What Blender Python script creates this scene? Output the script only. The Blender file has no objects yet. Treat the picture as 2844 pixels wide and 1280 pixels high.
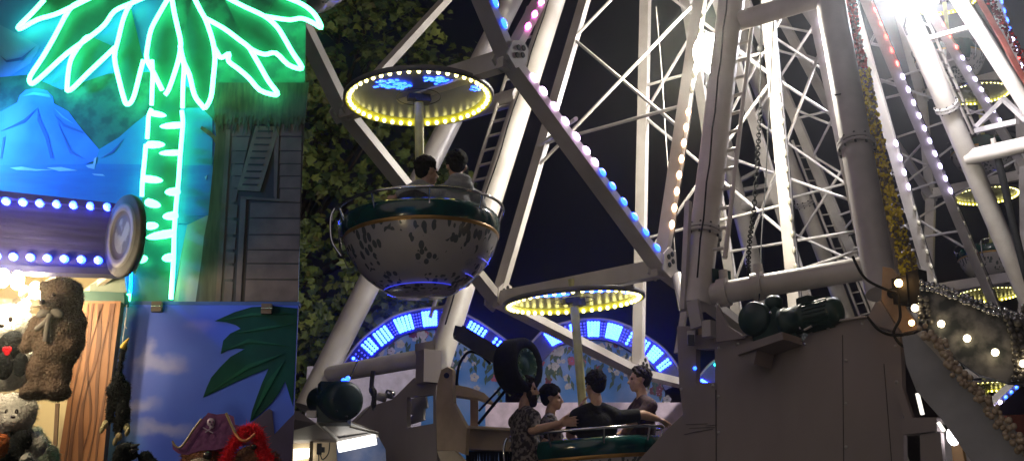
SKY_STRENGTH = .05
SUN_E = .37
FLOOD1 = 1000.
FLOOD2 = 1000.
GLAREL = 22.
BULBS = 300.
WASH = 260.
HAZE = 0.0022
import bpy, math, random
from mathutils import Vector as V, Matrix, Quaternion, noise as mnoise
random.seed(7)
PI = math.pi
SC = bpy.context.scene
COL = SC.collection
CAM = V((0, 0, 1.6))
FPX, PITCH = 3622.58, 0.284
CP, SP = math.cos(PITCH), math.sin(PITCH)
FW, UP, RT = V((0, CP, SP)), V((0, -SP, CP)), V((1, 0, 0))
TH = 0.867
U = V((math.cos(TH), math.sin(TH), 0))        # along the wheel's plane
N = V((math.sin(TH), -math.cos(TH), 0))       # the wheel's axle, towards the near side
HUB = V((2.896, 15.496, 12.521))

def ray(x, y): return FW + RT * ((x - 1422) / FPX) - UP * ((y - 640) / FPX)
def W(x, y, d):                                # a point on the plane parallel to the wheel, d metres nearer
    r = ray(x, y); return CAM + r * ((HUB + N * d - CAM).dot(N) / r.dot(N))
def D(x, y, Y):                                # a point at world depth Y
    r = ray(x, y); return CAM + r * (Y / r.y)
def PL(x, y, p0, nn):
    r = ray(x, y); return CAM + r * ((p0 - CAM).dot(nn) / r.dot(nn))
def pix(p):
    q = p - CAM; d = q.dot(FW); return 1422 + FPX * q.dot(RT) / d, 640 - FPX * q.dot(UP) / d

# ------------------------------------------------------------------ materials
def mat(name, c1, rough=.5, metal=0., c2=None, scale=8., bump=0., emit=None, es=0., coat=0., detail=4., spec=.5, stretch=None, lo=.35, hi=.65, coord='Object', trans=0.):
    m = bpy.data.materials.new(name); m.use_nodes = True
    nt = m.node_tree; b = nt.nodes['Principled BSDF']
    if c2 is None: c2 = tuple(v * .72 for v in c1)
    tc = nt.nodes.new('ShaderNodeTexCoord'); nz = nt.nodes.new('ShaderNodeTexNoise')
    nz.inputs['Scale'].default_value = scale; nz.inputs['Detail'].default_value = detail
    if stretch:
        mp = nt.nodes.new('ShaderNodeMapping'); mp.inputs['Scale'].default_value = stretch
        nt.links.new(tc.outputs[coord], mp.inputs[0]); nt.links.new(mp.outputs[0], nz.inputs['Vector'])
    else: nt.links.new(tc.outputs[coord], nz.inputs['Vector'])
    cr = nt.nodes.new('ShaderNodeValToRGB')
    cr.color_ramp.elements[0].position = lo; cr.color_ramp.elements[1].position = hi
    cr.color_ramp.elements[0].color = (*c2, 1); cr.color_ramp.elements[1].color = (*c1, 1)
    nt.links.new(nz.outputs[0], cr.inputs[0]); nt.links.new(cr.outputs[0], b.inputs['Base Color'])
    b.inputs['Roughness'].default_value = rough; b.inputs['Metallic'].default_value = metal
    b.inputs['Coat Weight'].default_value = coat; b.inputs['Specular IOR Level'].default_value = spec
    if trans: b.inputs['Transmission Weight'].default_value = trans
    if bump:
        bp = nt.nodes.new('ShaderNodeBump'); bp.inputs['Strength'].default_value = bump; bp.inputs['Distance'].default_value = .02
        nt.links.new(nz.outputs[0], bp.inputs['Height']); nt.links.new(bp.outputs[0], b.inputs['Normal'])
    if emit:
        b.inputs['Emission Color'].default_value = (*emit, 1); b.inputs['Emission Strength'].default_value = es
    return m
def lampmat(name, c, s):
    return mat(name, (.8, .8, .8), .4, emit=c, es=s)

STEEL = mat('cream painted steel', (.60, .56, .52), .38, c2=(.43, .385, .34), scale=2.2, bump=.06, lo=.3, hi=.62, detail=9.)
STEELD = mat('aged grey painted steel', (.47, .44, .43), .45, c2=(.38, .355, .345), scale=4., bump=.05)
BRACE = mat('white brace paint', (.66, .63, .60), .4, c2=(.5, .47, .45), scale=6.)
CHAINM = mat('black oily chain', (.012, .012, .012), .9, c2=(.007, .007, .007), scale=30., spec=.1)
PLATE = mat('brown plate paint', (.315, .272, .268), .55, c2=(.23, .195, .19), scale=1.5, detail=9., bump=.06, lo=.28, hi=.72, stretch=(1.4, 1.4, .45))
BEIGE = mat('beige painted steel', (.56, .43, .30), .5, c2=(.44, .33, .22), scale=5., bump=.05)
CREAMP = mat('warm cream paint', (.72, .6, .42), .5, c2=(.62, .5, .34), scale=4.)
DGREEN = mat('dark green machine paint', (.010, .042, .036), .45, c2=(.005, .024, .021), scale=9., bump=.08)
BLACK = mat('black rubber', (.010, .010, .011), .75, c2=(.005, .005, .006), scale=20., bump=.1, spec=.2)
DARKM = mat('dark metal', (.05, .05, .055), .4, .6)
CHROME = mat('chrome tube', (.75, .75, .78), .15, 1., c2=(.6, .6, .63))
GOLD = mat('gold trim paint', (.42, .24, .06), .3, .5, c2=(.30, .16, .04))
TUBG = mat('green glossy fibreglass', (.008, .075, .062), .18, c2=(.004, .038, .04), scale=7., coat=.6)
UNDER = mat('canopy underside', (.20, .215, .34), .3, c2=(.165, .175, .29), scale=4.)  # bluish cast of the blue leds put into the base colour
SKIRT = mat('yellow canopy skirt', (.85, .84, .12), .3, c2=(.8, .78, .08))
CANOP = mat('grey canopy shell', (.16, .15, .16), .4)
WARM = lampmat('warm white led', (1., .88, .27), 9.)
WARM2 = lampmat('white led', (1., .95, .85), 9.)
PINKL = lampmat('pink led', (.88, .56, 1.), 15.)
MAGL = lampmat('magenta led', (1., .10, .72), 12.)
BLUEL = lampmat('blue led', (.010, .075, 1.), 9.)
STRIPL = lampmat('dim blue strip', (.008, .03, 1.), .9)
ORNL = lampmat('warm orange led', (1., .58, .32), 14.)
REDL = lampmat('red led', (1., .05, .03), 7.)
VIOL = lampmat('violet white led', (.66, .58, 1.), 15.)
OFFL = mat('unlit lamp lens', (.55, .52, .42), .25, c2=(.45, .42, .33))
CYANL = lampmat('cyan led panel dot', (.012, .045, 1.), 25.)
CYANG = lampmat('green cyan led dot', (.02, .9, .75), 12.)
DBLUE = lampmat('dim blue led dot', (.0, .02, 1.), 2.2)
BOARD = mat('dark blue led board', (.008, .014, .24), .4, c2=(.005, .01, .16))
NEON = lampmat('green neon tube', (.085, 1., .38), 9.)
NEONB = lampmat('blue neon tube', (.0, .22, 1.), 25.)
MARQ = lampmat('blue marquee led', (.018, .055, 1.), 15.)

# ------------------------------------------------------------------ mesh builder
class MB:
    def __init__(s): s.v = []; s.f = []; s.m = []; s.sm = []
    def add(s, vs, fs, m=0, sm=False):
        o = len(s.v); s.v += [V(v) for v in vs]
        for f in fs: s.f.append([o + i for i in f]); s.m.append(m); s.sm.append(sm)
        return s
    def tube(s, pts, r, seg=8, m=0, caps=True, sm=True, closed=False):
        pts = [V(p) for p in pts]; n = len(pts)
        rs = r if isinstance(r, (list, tuple)) else [r] * n
        vs = []; fs = []; prev = None
        for i, p in enumerate(pts):
            if closed: t = pts[(i + 1) % n] - pts[i - 1]
            else: t = pts[min(i + 1, n - 1)] - pts[max(i - 1, 0)]
            if t.length < 1e-9: t = V((0, 0, 1))
            t.normalize()
            if prev is None:
                a = t.cross(V((0, 0, 1)))
                if a.length < .05: a = t.cross(V((1, 0, 0)))
            else:
                a = prev - t * prev.dot(t)
                if a.length < 1e-6: a = t.cross(V((.3, .5, .8)))
            a.normalize(); prev = a; b = t.cross(a)
            for k in range(seg):
                th = 2 * PI * k / seg
                vs.append(p + (a * math.cos(th) + b * math.sin(th)) * rs[i])
        for i in range(n if closed else n - 1):
            j = (i + 1) % n
            for k in range(seg):
                k2 = (k + 1) % seg
                fs.append([i * seg + k, i * seg + k2, j * seg + k2, j * seg + k])
        s.add(vs, fs, m, sm)
        if caps and not closed:
            s.add(vs[:seg], [list(range(seg))[::-1]], m); s.add(vs[-seg:], [list(range(seg))], m)
        return s
    def beam(s, a, b, w, h, side=None, m=0, m2=None):
        a, b = V(a), V(b); t = (b - a).normalized()
        sd = V(side) if side is not None else t.cross(V((0, 0, 1)))
        sd = (sd - t * sd.dot(t)).normalized(); up = t.cross(sd)
        vs = []
        for p in (a, b):
            for i, j in ((-1, -1), (1, -1), (1, 1), (-1, 1)): vs.append(p + sd * (i * w / 2) + up * (j * h / 2))
        fs = [[3, 2, 1, 0], [4, 5, 6, 7]] + [[k, (k + 1) % 4, 4 + (k + 1) % 4, 4 + k] for k in range(4)]
        return s.add(vs, fs, m)
    def box(s, c, size, rz=0, m=0, M=None):
        c = V(c); R = M or Matrix.Rotation(rz, 3, 'Z'); x, y, z = [q / 2 for q in size]
        vs = [c + R @ V((i * x, j * y, k * z)) for k in (-1, 1) for i, j in ((-1, -1), (1, -1), (1, 1), (-1, 1))]
        return s.add(vs, [[3, 2, 1, 0], [4, 5, 6, 7]] + [[k, (k + 1) % 4, 4 + (k + 1) % 4, 4 + k] for k in range(4)], m)
    def prism(s, poly, thick, m=0, mside=None):
        n = len(poly); a = [V(p) for p in poly]; b = [p + V(thick) for p in a]
        s.add(a + b, [list(range(n))[::-1], list(range(n, 2 * n))], m)
        s.add(a + b, [[k, (k + 1) % n, n + (k + 1) % n, n + k] for k in range(n)], m if mside is None else mside)
        return s
    def ell(s, c, r, seg=12, rings=8, m=0, M=None, sm=True, jit=0):
        c = V(c); r = V(r) if not isinstance(r, (int, float)) else V((r, r, r)); M = M or Matrix.Identity(3)
        vs = [c + M @ V((0, 0, r.z))]
        for i in range(1, rings):
            ph = PI * i / rings
            for k in range(seg):
                th = 2 * PI * k / seg; q = 1 + (random.uniform(-jit, jit) if jit else 0)
                vs.append(c + M @ V((r.x * math.sin(ph) * math.cos(th) * q, r.y * math.sin(ph) * math.sin(th) * q, r.z * math.cos(ph) * q)))
        vs.append(c + M @ V((0, 0, -r.z))); L = len(vs) - 1; fs = []
        for k in range(seg): fs.append([0, 1 + k, 1 + (k + 1) % seg]); fs.append([L, L - seg + (k + 1) % seg, L - seg + k])
        for i in range(rings - 2):
            for k in range(seg):
                a = 1 + i * seg + k; b = 1 + i * seg + (k + 1) % seg; fs.append([a, a + seg, b + seg, b])
        return s.add(vs, fs, m, sm)
    def lathe(s, prof, seg=32, c=(0, 0, 0), axis=None, m=0, a0=0., a1=2 * PI, ms=None):
        c = V(c); q = V((0, 0, 1)).rotation_difference(V(axis)) if axis is not None else Quaternion()
        full = abs(a1 - a0 - 2 * PI) < 1e-6; cols = seg if full else seg + 1; vs = []
        for r, z in prof:
            for k in range(cols):
                th = a0 + (a1 - a0) * k / seg; vs.append(c + q @ V((r * math.cos(th), r * math.sin(th), z)))
        for i in range(len(prof) - 1):
            fs = []
            for k in range(seg):
                k2 = (k + 1) % cols; fs.append([i * cols + k, i * cols + k2, (i + 1) * cols + k2, (i + 1) * cols + k])
            o = len(s.v)
            if i == 0: s.v += vs; base = o
            for f in fs: s.f.append([base + j for j in f]); s.m.append(ms[i] if ms else m); s.sm.append(True)
        return s
    def build(s, name, mats, parent=None, origin=None, **kw):
        me = bpy.data.meshes.new(name)
        o0 = WL[parent.name] if parent is not None else (V(origin) if origin is not None else V((0, 0, 0)))
        if origin is None and parent is None and s.v:
            lo = [min(v[i] for v in s.v) for i in range(3)]; hi = [max(v[i] for v in s.v) for i in range(3)]
            o0 = V(((lo[0] + hi[0]) / 2, (lo[1] + hi[1]) / 2, lo[2]))
        me.from_pydata([v - o0 for v in s.v], [], s.f)
        ml = mats if isinstance(mats, (list, tuple)) else [mats]
        for m in ml: me.materials.append(m)
        me.polygons.foreach_set('material_index', s.m); me.polygons.foreach_set('use_smooth', s.sm); me.update()
        o = bpy.data.objects.new(name, me); COL.objects.link(o)
        if parent is not None: o.parent = parent
        else: o.location = o0
        WL[o.name] = o0
        tag(o, **kw)
        return o
WL = {}
def tag(o, label=None, cat=None, group=None, kind=None):
    if label: o['label'] = label
    if cat: o['category'] = cat
    if group: o['group'] = group
    if kind: o['kind'] = kind
    return o
def thing(name, label, cat, loc, group=None):
    o = bpy.data.objects.new(name, None); COL.objects.link(o); o.location = V(loc); o.empty_display_size = .1
    WL[o.name] = V(loc); return tag(o, label, cat, group)
def remesh(o, voxel=.012, smooth=6, keep=None):
    """fuse the overlapping limbs of a body into one continuous skin"""
    m = o.modifiers.new('fuse', 'REMESH'); m.mode = 'VOXEL'; m.voxel_size = voxel; m.use_smooth_shade = True
    if smooth: s = o.modifiers.new('soft', 'SMOOTH'); s.iterations = smooth; s.factor = .5
    dg = bpy.context.evaluated_depsgraph_get(); me = bpy.data.meshes.new_from_object(o.evaluated_get(dg))
    old = o.data; o.modifiers.clear(); o.data = me; bpy.data.meshes.remove(old)
    for p in me.polygons: p.use_smooth = True
    return o
def copy_tree(o, parent=None):
    c = o.copy(); COL.objects.link(c)
    if parent is not None: c.parent = parent
    for ch in list(o.children): copy_tree(ch, c)
    return c
def lerp(a, b, t): return a + (b - a) * t
def cr(pts, n=6):
    """smooth curve through points"""
    pts = [V(p) for p in pts]; out = []
    for i in range(len(pts) - 1):
        p0, p1, p2, p3 = pts[max(i - 1, 0)], pts[i], pts[i + 1], pts[min(i + 2, len(pts) - 1)]
        for k in range(n):
            t = k / n
            out.append(.5 * ((2 * p1) + (p2 - p0) * t + (2 * p0 - 5 * p1 + 4 * p2 - p3) * t * t + (3 * p1 - p0 - 3 * p2 + p3) * t ** 3))
    return out + [pts[-1]]

# ================================================================== camera, sky, light
cd = bpy.data.cameras.new('camera'); co = bpy.data.objects.new('camera', cd); COL.objects.link(co)
co.location = CAM; co.rotation_euler = (PI / 2 + PITCH, 0, 0)
cd.sensor_width = 36; cd.lens = 36 * FPX / 2844; cd.clip_end = 3000; cd.clip_start = .05
SC.camera = co
w = bpy.data.worlds.new('World'); SC.world = w; w.use_nodes = True
bg = w.node_tree.nodes['Background']
sk = w.node_tree.nodes.new('ShaderNodeTexSky'); sk.sky_type = 'NISHITA'; sk.sun_disc = False
sk.sun_elevation = math.radians(-2.6); sk.sun_rotation = math.radians(200); sk.air_density = 1.; sk.ozone_density = 3.
w.node_tree.links.new(sk.outputs[0], bg.inputs[0]); bg.inputs[1].default_value = SKY_STRENGTH
sl = bpy.data.lights.new('distant_fair_glow', 'SUN'); sl.energy = SUN_E; sl.angle = math.radians(70); sl.color = (1., .84, .80)
so = bpy.data.objects.new('distant_fair_glow', sl); COL.objects.link(so)
so.rotation_euler = V((.35, 1., -.55)).to_track_quat('-Z', 'Y').to_euler()
SC.view_settings.view_transform = 'Standard'; SC.view_settings.look = 'None'; SC.view_settings.exposure = 0; SC.view_settings.gamma = 1
SC.cycles.use_denoising = True; SC.cycles.use_light_tree = True; SC.cycles.max_bounces = 5; SC.cycles.diffuse_bounces = 3
SC.cycles.glossy_bounces = 3; SC.cycles.volume_bounces = 0; SC.cycles.sample_clamp_indirect = 4.; SC.cycles.caustics_reflective = False
SC.cycles.blur_glossy = .5
g = MB(); g.add([(-150, -60, 0), (150, -60, 0), (150, 240, 0), (-150, 240, 0)], [[0, 1, 2, 3]])
g.build('ground', mat('asphalt', (.055, .052, .05), .85, c2=(.035, .034, .033), scale=30., bump=.3), kind='structure', origin=(0, 0, 0))

# ================================================================== ferris wheel
wheel = thing('ferris_wheel', 'white steel ferris wheel with two lamp lined rims and crossed spoke braces', 'ferris wheel', HUB)
DN, DF = 1.0, -1.0
HN, HF = W(2065, -880, DN), W(1805, -620, DF)
def lamp_mesh(i):
    pass
LAMPS = {}
def capsule(p, t, L, r, nn):
    """one oblong lamp, long side along t, standing off along nn"""
    b = MB(); t = t.normalized(); nn = nn.normalized(); s = t.cross(nn)
    M = Matrix((s, nn, t)).transposed()
    b.ell(p, (r, r * .8, L / 2), 8, 6, M=M); return b
nlamps = [0]
def lamp_row(parent, a, b, n, ms, off, L=.085, r=.028):
    for i in range(n):
        p = lerp(a, b, (i + .5) / n) + off; m = ms(i / max(n - 1, 1)) if callable(ms) else ms
        capsule(p, b - a, L, r, N).build('lamp', m, parent); nlamps[0] += 1
# --- rims -------------------------------------------------------------
JN = [(1050, -690), (1410, 165), (1835, 745), (2220, 1030), (2500, 1170), (2700, 1172), (2830, 1055), (2852, 760), (2846, 470), (2826, 200), (2745, -60), (2650, -330)]
JF = [(600, -420), (955, 310), (1380, 835), (1772, 1035), (2085, 1110), (2320, 1090), (2490, 990), (2578, 800), (2585, 545), (2560, 270), (2490, 0), (2420, -260)]
PJN = [W(x, y, 1.03) for x, y in JN]; PJF = [W(x, y, -1.03) for x, y in JF]
def chord(name, a, b, parent=wheel, w=.17, h=.085, m=STEEL, inset=.0):
    return MB().beam(a, b, w, h, N).build(name, m, parent)
near_ch = []
for i in range(len(PJN) - 1):
    near_ch.append(chord('rim_segment', PJN[i], PJN[i + 1]))
for i in range(len(PJF) - 1): chord('rim_segment', PJF[i], PJF[i + 1])
def blend_row(parent, a, b, offs, ts, cols):
    for t, m in zip(ts, cols):
        capsule(lerp(a, b, t) + offs, b - a, .095, .027, N).build('lamp', m, parent); nlamps[0] += 1
offn = N * .095
def at_t(a, b, py):                # parameter on a-b whose picture height is py
    lo, hi = 0., 1.
    for _ in range(40):
        m_ = (lo + hi) / 2
        if (pix(lerp(a, b, m_))[1] - py) * (pix(b)[1] - pix(a)[1]) < 0: lo = m_
        else: hi = m_
    return lo
in0 = (HUB - (PJN[1] + PJN[2]) / 2); in0 = (in0 - N * in0.dot(N)).normalized() * .03
ys = [230, 266, 308, 349, 391, 430, 462]; yb = [490, 528, 571, 612, 655, 698]
blend_row(near_ch[1], PJN[1], PJN[2], offn + in0, [at_t(PJN[1], PJN[2], y) for y in ys + yb], [PINKL] * 7 + [BLUEL] * 6)
blend_row(near_ch[0], PJN[0], PJN[1], offn + in0, [at_t(PJN[0], PJN[1], y) for y in (-110, -45, 22, 80)], [BLUEL] * 4)
blend_row(near_ch[5], PJN[5], PJN[6], offn, [.2, .32, .44, .56, .68, .8], [VIOL] * 3 + [BLUEL] * 3)
blend_row(near_ch[9], PJN[9], PJN[10], offn, [.05, .14, .24, .34, .44, .54, .64, .74, .84], [VIOL, REDL, VIOL, VIOL] + [BLUEL] * 5)
# --- joint plates with lightening holes -------------------------------
def joint_plate(p, t1, t2, s=.24):
    b = MB(); cen = (HUB - p); cen = (cen - N * cen.dot(N)).normalized(); tt = N.cross(cen)
    q = [p + cen * (s * c_) + tt * (s * d_) for c_, d_ in ((-.35, -.3), (-.35, .3), (.3, .5), (.85, .22), (.85, -.22), (.3, -.5))]
    b.prism([v + N * .075 for v in q], N * .02); b.prism([v - N * .095 for v in q], N * .02)
    for c_, d_ in ((.1, 0), (.38, .16), (.38, -.16), (.62, 0)):
        b.tube([p + cen * s * c_ + tt * s * d_ + N * .094, p + cen * s * c_ + tt * s * d_ + N * .102], .026, 10, 1)
    return b.build('joint_plate', [STEEL, BLACK], wheel)
for p in PJN[:4] + PJF[1:4] + PJN[6:10] + PJF[6:10]: joint_plate(p, None, None)
# --- spokes -----------------------------------------------------------
def spoke(a, b, nn=N, w=.14, h=.07):
    return MB().beam(a, b, w, h, N).build('spoke', STEEL, wheel)
SN = [((1410, 165), (1500, 0)), ((1835, 745), (1945, 0)), ((2226, 1040), (2200, 760)), ((2500, 1165), (2255, 0)), ((2690, 1150), (2363, 0)), ((2828, 1005), (2405, 0)), ((2846, 470), (2566, 0))]
pn, PNE = [], []
for (x, y), (x2, y2) in SN:
    a = W(x, y, DN); q = W(x2, y2, DN); c = HN
    # spokes run straight from the joint through the second sighting to the hub flange
    d = (q - a).normalized(); L = (c - a).dot(d); e = a + d * (L - .25)
    pn.append(spoke(a, e)); PNE.append((a, e))
SL = [((955, 310), None), ((1380, 835), (1600, 0)), ((1772, 1035), (1786, 0)), ((2085, 1110), (1953, 290)), ((2320, 1090), (2069, 253)), ((2490, 990), (2219, 380)), ((2578, 800), (2172, 60)), ((2585, 545), (2465, 357))]
pf, PFE = [], []
for (x, y), s2 in SL:
    a = W(x, y, DF); e = HF + (a - HF).normalized() * .25
    pf.append(spoke(a, e)); PFE.append((a, e))
def on(e, py): return lerp(e[0], e[1], at_t(e[0], e[1], py))
offs = N * .082
def spoke_lamps(k, y0, y1, n, mf, toward=None):
    a, b = on(PNE[k], y0), on(PNE[k], y1); tt = (b - a).normalized().cross(N)
    lamp_row(pn[k], a, b, n, mf, offs + tt * (-.03 if toward is None else toward), .09, .029)
spoke_lamps(0, 105, -120, 7, lambda t: MAGL if t < .5 else PINKL)
spoke_lamps(1, 655, 300, 8, ORNL); spoke_lamps(1, 280, 40, 6, OFFL)
spoke_lamps(2, 770, 30, 17, OFFL, -.06)
spoke_lamps(3, 640, 40, 12, lambda t: OFFL if t < .28 else VIOL, -.05)
spoke_lamps(4, 800, 560, 6, OFFL, -.05); spoke_lamps(4, 540, 380, 4, VIOL, -.05)
spoke_lamps(5, 790, 560, 6, OFFL, -.05); spoke_lamps(5, 545, 10, 15, lambda t: VIOL if t < .68 else REDL, -.05)
spoke_lamps(6, 345, 20, 11, lambda t: VIOL if t < .68 else REDL, -.05)
# --- ties and crossed braces between a near and a far spoke -----------
def rod(a, b, r=.02):
    return MB().tube([a, b], r, 8).build('brace', BRACE, wheel)
def pair(kf, kn, xs, ties):
    for yf, yn in xs + ties: rod(on(PFE[kf], yf), on(PNE[kn], yn))
pair(1, 1, [(108, 360), (470, -10), (108, -300)], [(400, 292)])
pair(2, 2, [(322, 655), (735, 215), (-60, 215), (322, -220)], [(665, 568), (240, 140)])
pair(3, 3, [(420, 560), (800, 130), (60, 330), (420, -80), (810, 690)], [(700, 640)])
pair(4, 4, [(330, 650), (690, 300), (0, 300), (330, -60), (640, 830)], [(560, 470), (760, 690)])
pair(5, 5, [(60, 130), (130, 240), (430, 700), (300, 470), (640, 390), (440, 80), (740, 1000)], [(600, 500), (330, 260), (690, 640)])
pair(6, 6, [(280, 160), (150, 330), (560, 320), (640, 440)], [(420, 300)])
rod(W(1497, 405, DF), W(1600, 330, DN), .02)
# --- cross axles that carry the gondolas -------------------------------
GC = {-1: (828, -530), 0: (1163, 262), 1: (1593, 826), 4: (2735, 1068), 5: (2745, 812), 6: (2738, 538), 7: (2717, 255), 8: (2622, -2)}
def axle(a, b, w=.12, h=.17):
    return MB().beam(a, b, w, h, V((0, 0, 1)).cross(b - a)).build('cross_axle', STEEL, wheel)
axle(PJF[0], PJN[0]); axle(PJF[1], PJN[1]); axle(PJF[2], PJN[2])
GP = {}
for k, (x, y) in GC.items(): GP[k] = W(x, y, 0)
for k in (4, 5, 6, 7, 8):
    c = GP[k] + V((0, 0, .2)); axle(c - N * 1.0, c + N * 1.0)
# hubs and axle
MB().tube([HF - N * .5, HN + N * .5], .28, 20).build('axle', STEEL, wheel)
for h in (HF, HN): MB().tube([h - N * .08, h + N * .08], .75, 28).build('hub_flange', STEELD, wheel)

# ================================================================== support towers
RT_ = .13
def leg(pts, r, parent, m=STEEL): return MB().tube(pts, r, 20).build('leg', m, parent)
def down(p, q, z=0.):                      # carry the line p->q on to height z
    d = q - p; return q + d * ((z - q.z) / d.z)
NB = W(1941, 905, 1.8); NB2 = W(2445, 790, 3.35)
near_t = thing('support_tower', 'near side leaning tube legs with ladder and garlands in front of the wheel', 'support tower', (NB + NB2) / 2 * 1.0 - V((0, 0, 0)))
leg([W(2033, -10, 1.8) + (W(2033, -10, 1.8) - W(1941, 760, 1.8)) * .55, W(2033, -10, 1.8), W(1941, 770, 1.8), W(1933, 850, 1.8)], RT_, near_t)
leg([W(2303, -20, 2.79) + (W(2303, -20, 2.79) - W(2437, 735, 3.35)) * .55, W(2303, -20, 2.79), W(2437, 735, 3.35), W(2450, 815, 3.4)], RT_ + .005, near_t, STEELD)
MB().tube([W(2030, 66, 1.8), W(2300, -14, 2.8)], .098, 18).build('cross_tie', STEEL, near_t)
MB().tube([W(1952, 822, 1.82), W(2440, 738, 3.33)], .10, 18).build('cross_tie', STEEL, near_t)
for f_ in (.21, .48):                       # clamp collars on the lower tie
    a, b = W(1952, 822, 1.82), W(2440, 738, 3.33); p = lerp(a, b, f_ * .75 - .03); d = (b - a).normalized()
    MB().tube([p - d * .045, p + d * .045], .125, 18).tube([p + V((0, 0, .12)), p + V((0, 0, .2))], .04, 10).build('clamp_collar', STEEL, near_t)
# R legs (rear pair of the near tower)
leg([W(2462, -102, 1.8), W(2505, 0, 1.8), W(2850, 820, 1.8), down(W(2505, 0, 1.8), W(2850, 820, 1.8))], RT_, near_t)
leg([W(2600, -100, 2.2), W(2665, 0, 2.3), W(2921, 400, 2.9), down(W(2665, 0, 2.3), W(2921, 400, 2.9))], RT_ * .8, near_t)
MB().tube([W(2685, 438, 1.8), W(2925, 385, 2.95)], .105, 16).build('cross_tie', STEEL, near_t)
MB().beam(W(2562, 112, 1.85), W(2692, 76, 2.42), .05, .05).build('cross_tie', STEEL, near_t)
# little gallows frame and ram on the R tie
gb = MB(); a, b, c = W(2708, 355, 1.85), W(2786, 275, 2.2), W(2850, 335, 2.6)
gb.beam(a, b, .06, .06).beam(b, c, .06, .06).beam(W(2710, 364, 1.85), W(2826, 338, 2.5), .06, .07)
gb.build('bracket', STEELD, near_t)
rm = MB(); rm.tube([W(2757, 385, 2.2), W(2772, 440, 2.2)], .035, 10); rm.tube([W(2772, 440, 2.2), W(2830, 690, 2.2), W(2870, 840, 2.2)], .05, 12, 1)
rm.build('hydraulic_ram', [STEEL, BLACK], near_t)
# L, F pairs (far tower)
FB = W(1222, 1000, -1.8)
far_t = thing('support_tower', 'far side leaning tube legs with ladders behind the gondolas and spokes', 'support tower', FB)
La, Lb = W(1421, 0, -2.6), W(918, 1000, -3.4)
leg([lerp(La, Lb, -.9), La, W(1223, 393, -2.9), Lb, W(850, 1135, -3.5)], .14, far_t)
Ra, Rb = W(1541, 0, -1.8), W(1221, 1000, -1.8)
leg([lerp(Ra, Rb, -.9), Ra, Rb, W(1204, 1055, -1.8)], RT_ + .005, far_t)
MB().tube([W(1268, 318, -2.85), W(1440, 268, -1.8)], .11, 16).build('cross_tie', STEEL, far_t)
MB().tube([W(912, 1040, -3.35), W(1225, 985, -1.8)], .10, 16).build('cross_tie', STEEL, far_t)
Fa, Fb = W(2020, 0, -1.8), W(2356, 889, -1.8)
leg([lerp(Fa, Fb, -.9), Fa, Fb, down(Fa, Fb)], RT_, far_t)
Ga, Gb = W(1910, 0, -2.6), W(2105, 780, -3.0)
leg([lerp(Ga, Gb, -.9), Ga, Gb, down(Ga, Gb)], RT_ + .01, far_t)
MB().tube([W(2050, 572, -2.9), W(2228, 530, -1.8)], .12, 16).build('cross_tie', STEEL, far_t)
MB().beam(W(2058, 500, -2.9), W(2150, 450, -2.4), .09, .06).beam(W(2150, 450, -2.4), W(2195, 500, -1.9), .09, .06).beam(W(2055, 530, -2.9), W(2195, 505, -1.9), .07, .07).build('bracket', STEELD, far_t)
def ladder(parent, r1, r2, n, rr=.017, extra=0, one=False):
    b = MB(); (a1, b1), (a2, b2) = r1, r2
    b.tube([a1, b1], .022, 8)
    if not one: b.tube([a2, b2], .022, 8)
    for i in range(n):
        t = (i + .5) / n; b.tube([lerp(a1, b1, t), lerp(a2, b2, t)], rr, 6)
    return b.build('ladder', STEEL, parent)
ladder(near_t, (W(2091, 45, 1.95), W(2014, 716, 2.05)), (W(2036, 60, 1.82), W(1952, 727, 1.84)), 13, .017, one=True)
ladder(far_t, (W(1467, 20, -2.0), W(1195, 880, -2.2)), (W(1528, 10, -1.82), W(1256, 870, -1.82)), 21, .018, one=True)
ladder(near_t, (W(2533, 5, 1.6), W(2702, 372, 1.6)), (W(2560, 20, 1.5), W(2716, 372, 1.5)), 10, .013)
ladder(far_t, (W(2200, 390, -1.5), W(2392, 890, -1.5)), (W(2222, 390, -1.45), W(2420, 884, -1.45)), 16, .013)
# cable brackets on the near legs
for (x, y, d) in ((2420, 628, 3.1), (2380, 240, 3.0)):
    MB().tube([W(x - 62, y + 25, d), W(x - 25, y + 18, d + .05), W(x, y, d + .1)], .008, 6).build('cable_strap', BLACK, near_t)

# ---- bolted flange rings, weld collars and clipped wiring on the tube legs
def flange(p, q, t, r, parent):
    c = lerp(p, q, t); d = (q - p).normalized(); b = MB()
    b.tube([c - d * .035, c - d * .006], r + .035, 22); b.tube([c + d * .006, c + d * .035], r + .035, 22)
    s = d.cross(V((0, 0, 1))).normalized(); u_ = s.cross(d)
    for k in range(10):
        a = 2 * PI * k / 10; o = (s * math.cos(a) + u_ * math.sin(a)) * (r + .02); b.tube([c + o - d * .055, c + o + d * .055], .011, 6, 1)
    b.build('flange_ring', [STEELD, DARKM], parent)
flange(La, Lb, .60, .14, far_t); flange(Ra, Rb, .74, RT_, far_t); flange(Fa, Fb, .62, RT_, far_t); flange(Ga, Gb, .45, .14, far_t)
flange(W(2033, -10, 1.8), W(1941, 770, 1.8), .86, RT_, near_t); flange(W(2303, -20, 2.79), W(2437, 735, 3.35), .60, RT_ + .005, near_t); flange(W(2505, 0, 1.8), W(2850, 820, 1.8), .34, RT_, near_t)
wr = MB(); a_, b__ = W(2020, -10, 1.95), W(1935, 770, 1.95)
wr.tube([lerp(a_, b__, k / 16) + V((.006 * math.sin(k * 2.1), 0, 0)) for k in range(17)], .009, 6)
wr.build('wiring', BLACK, near_t)
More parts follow.
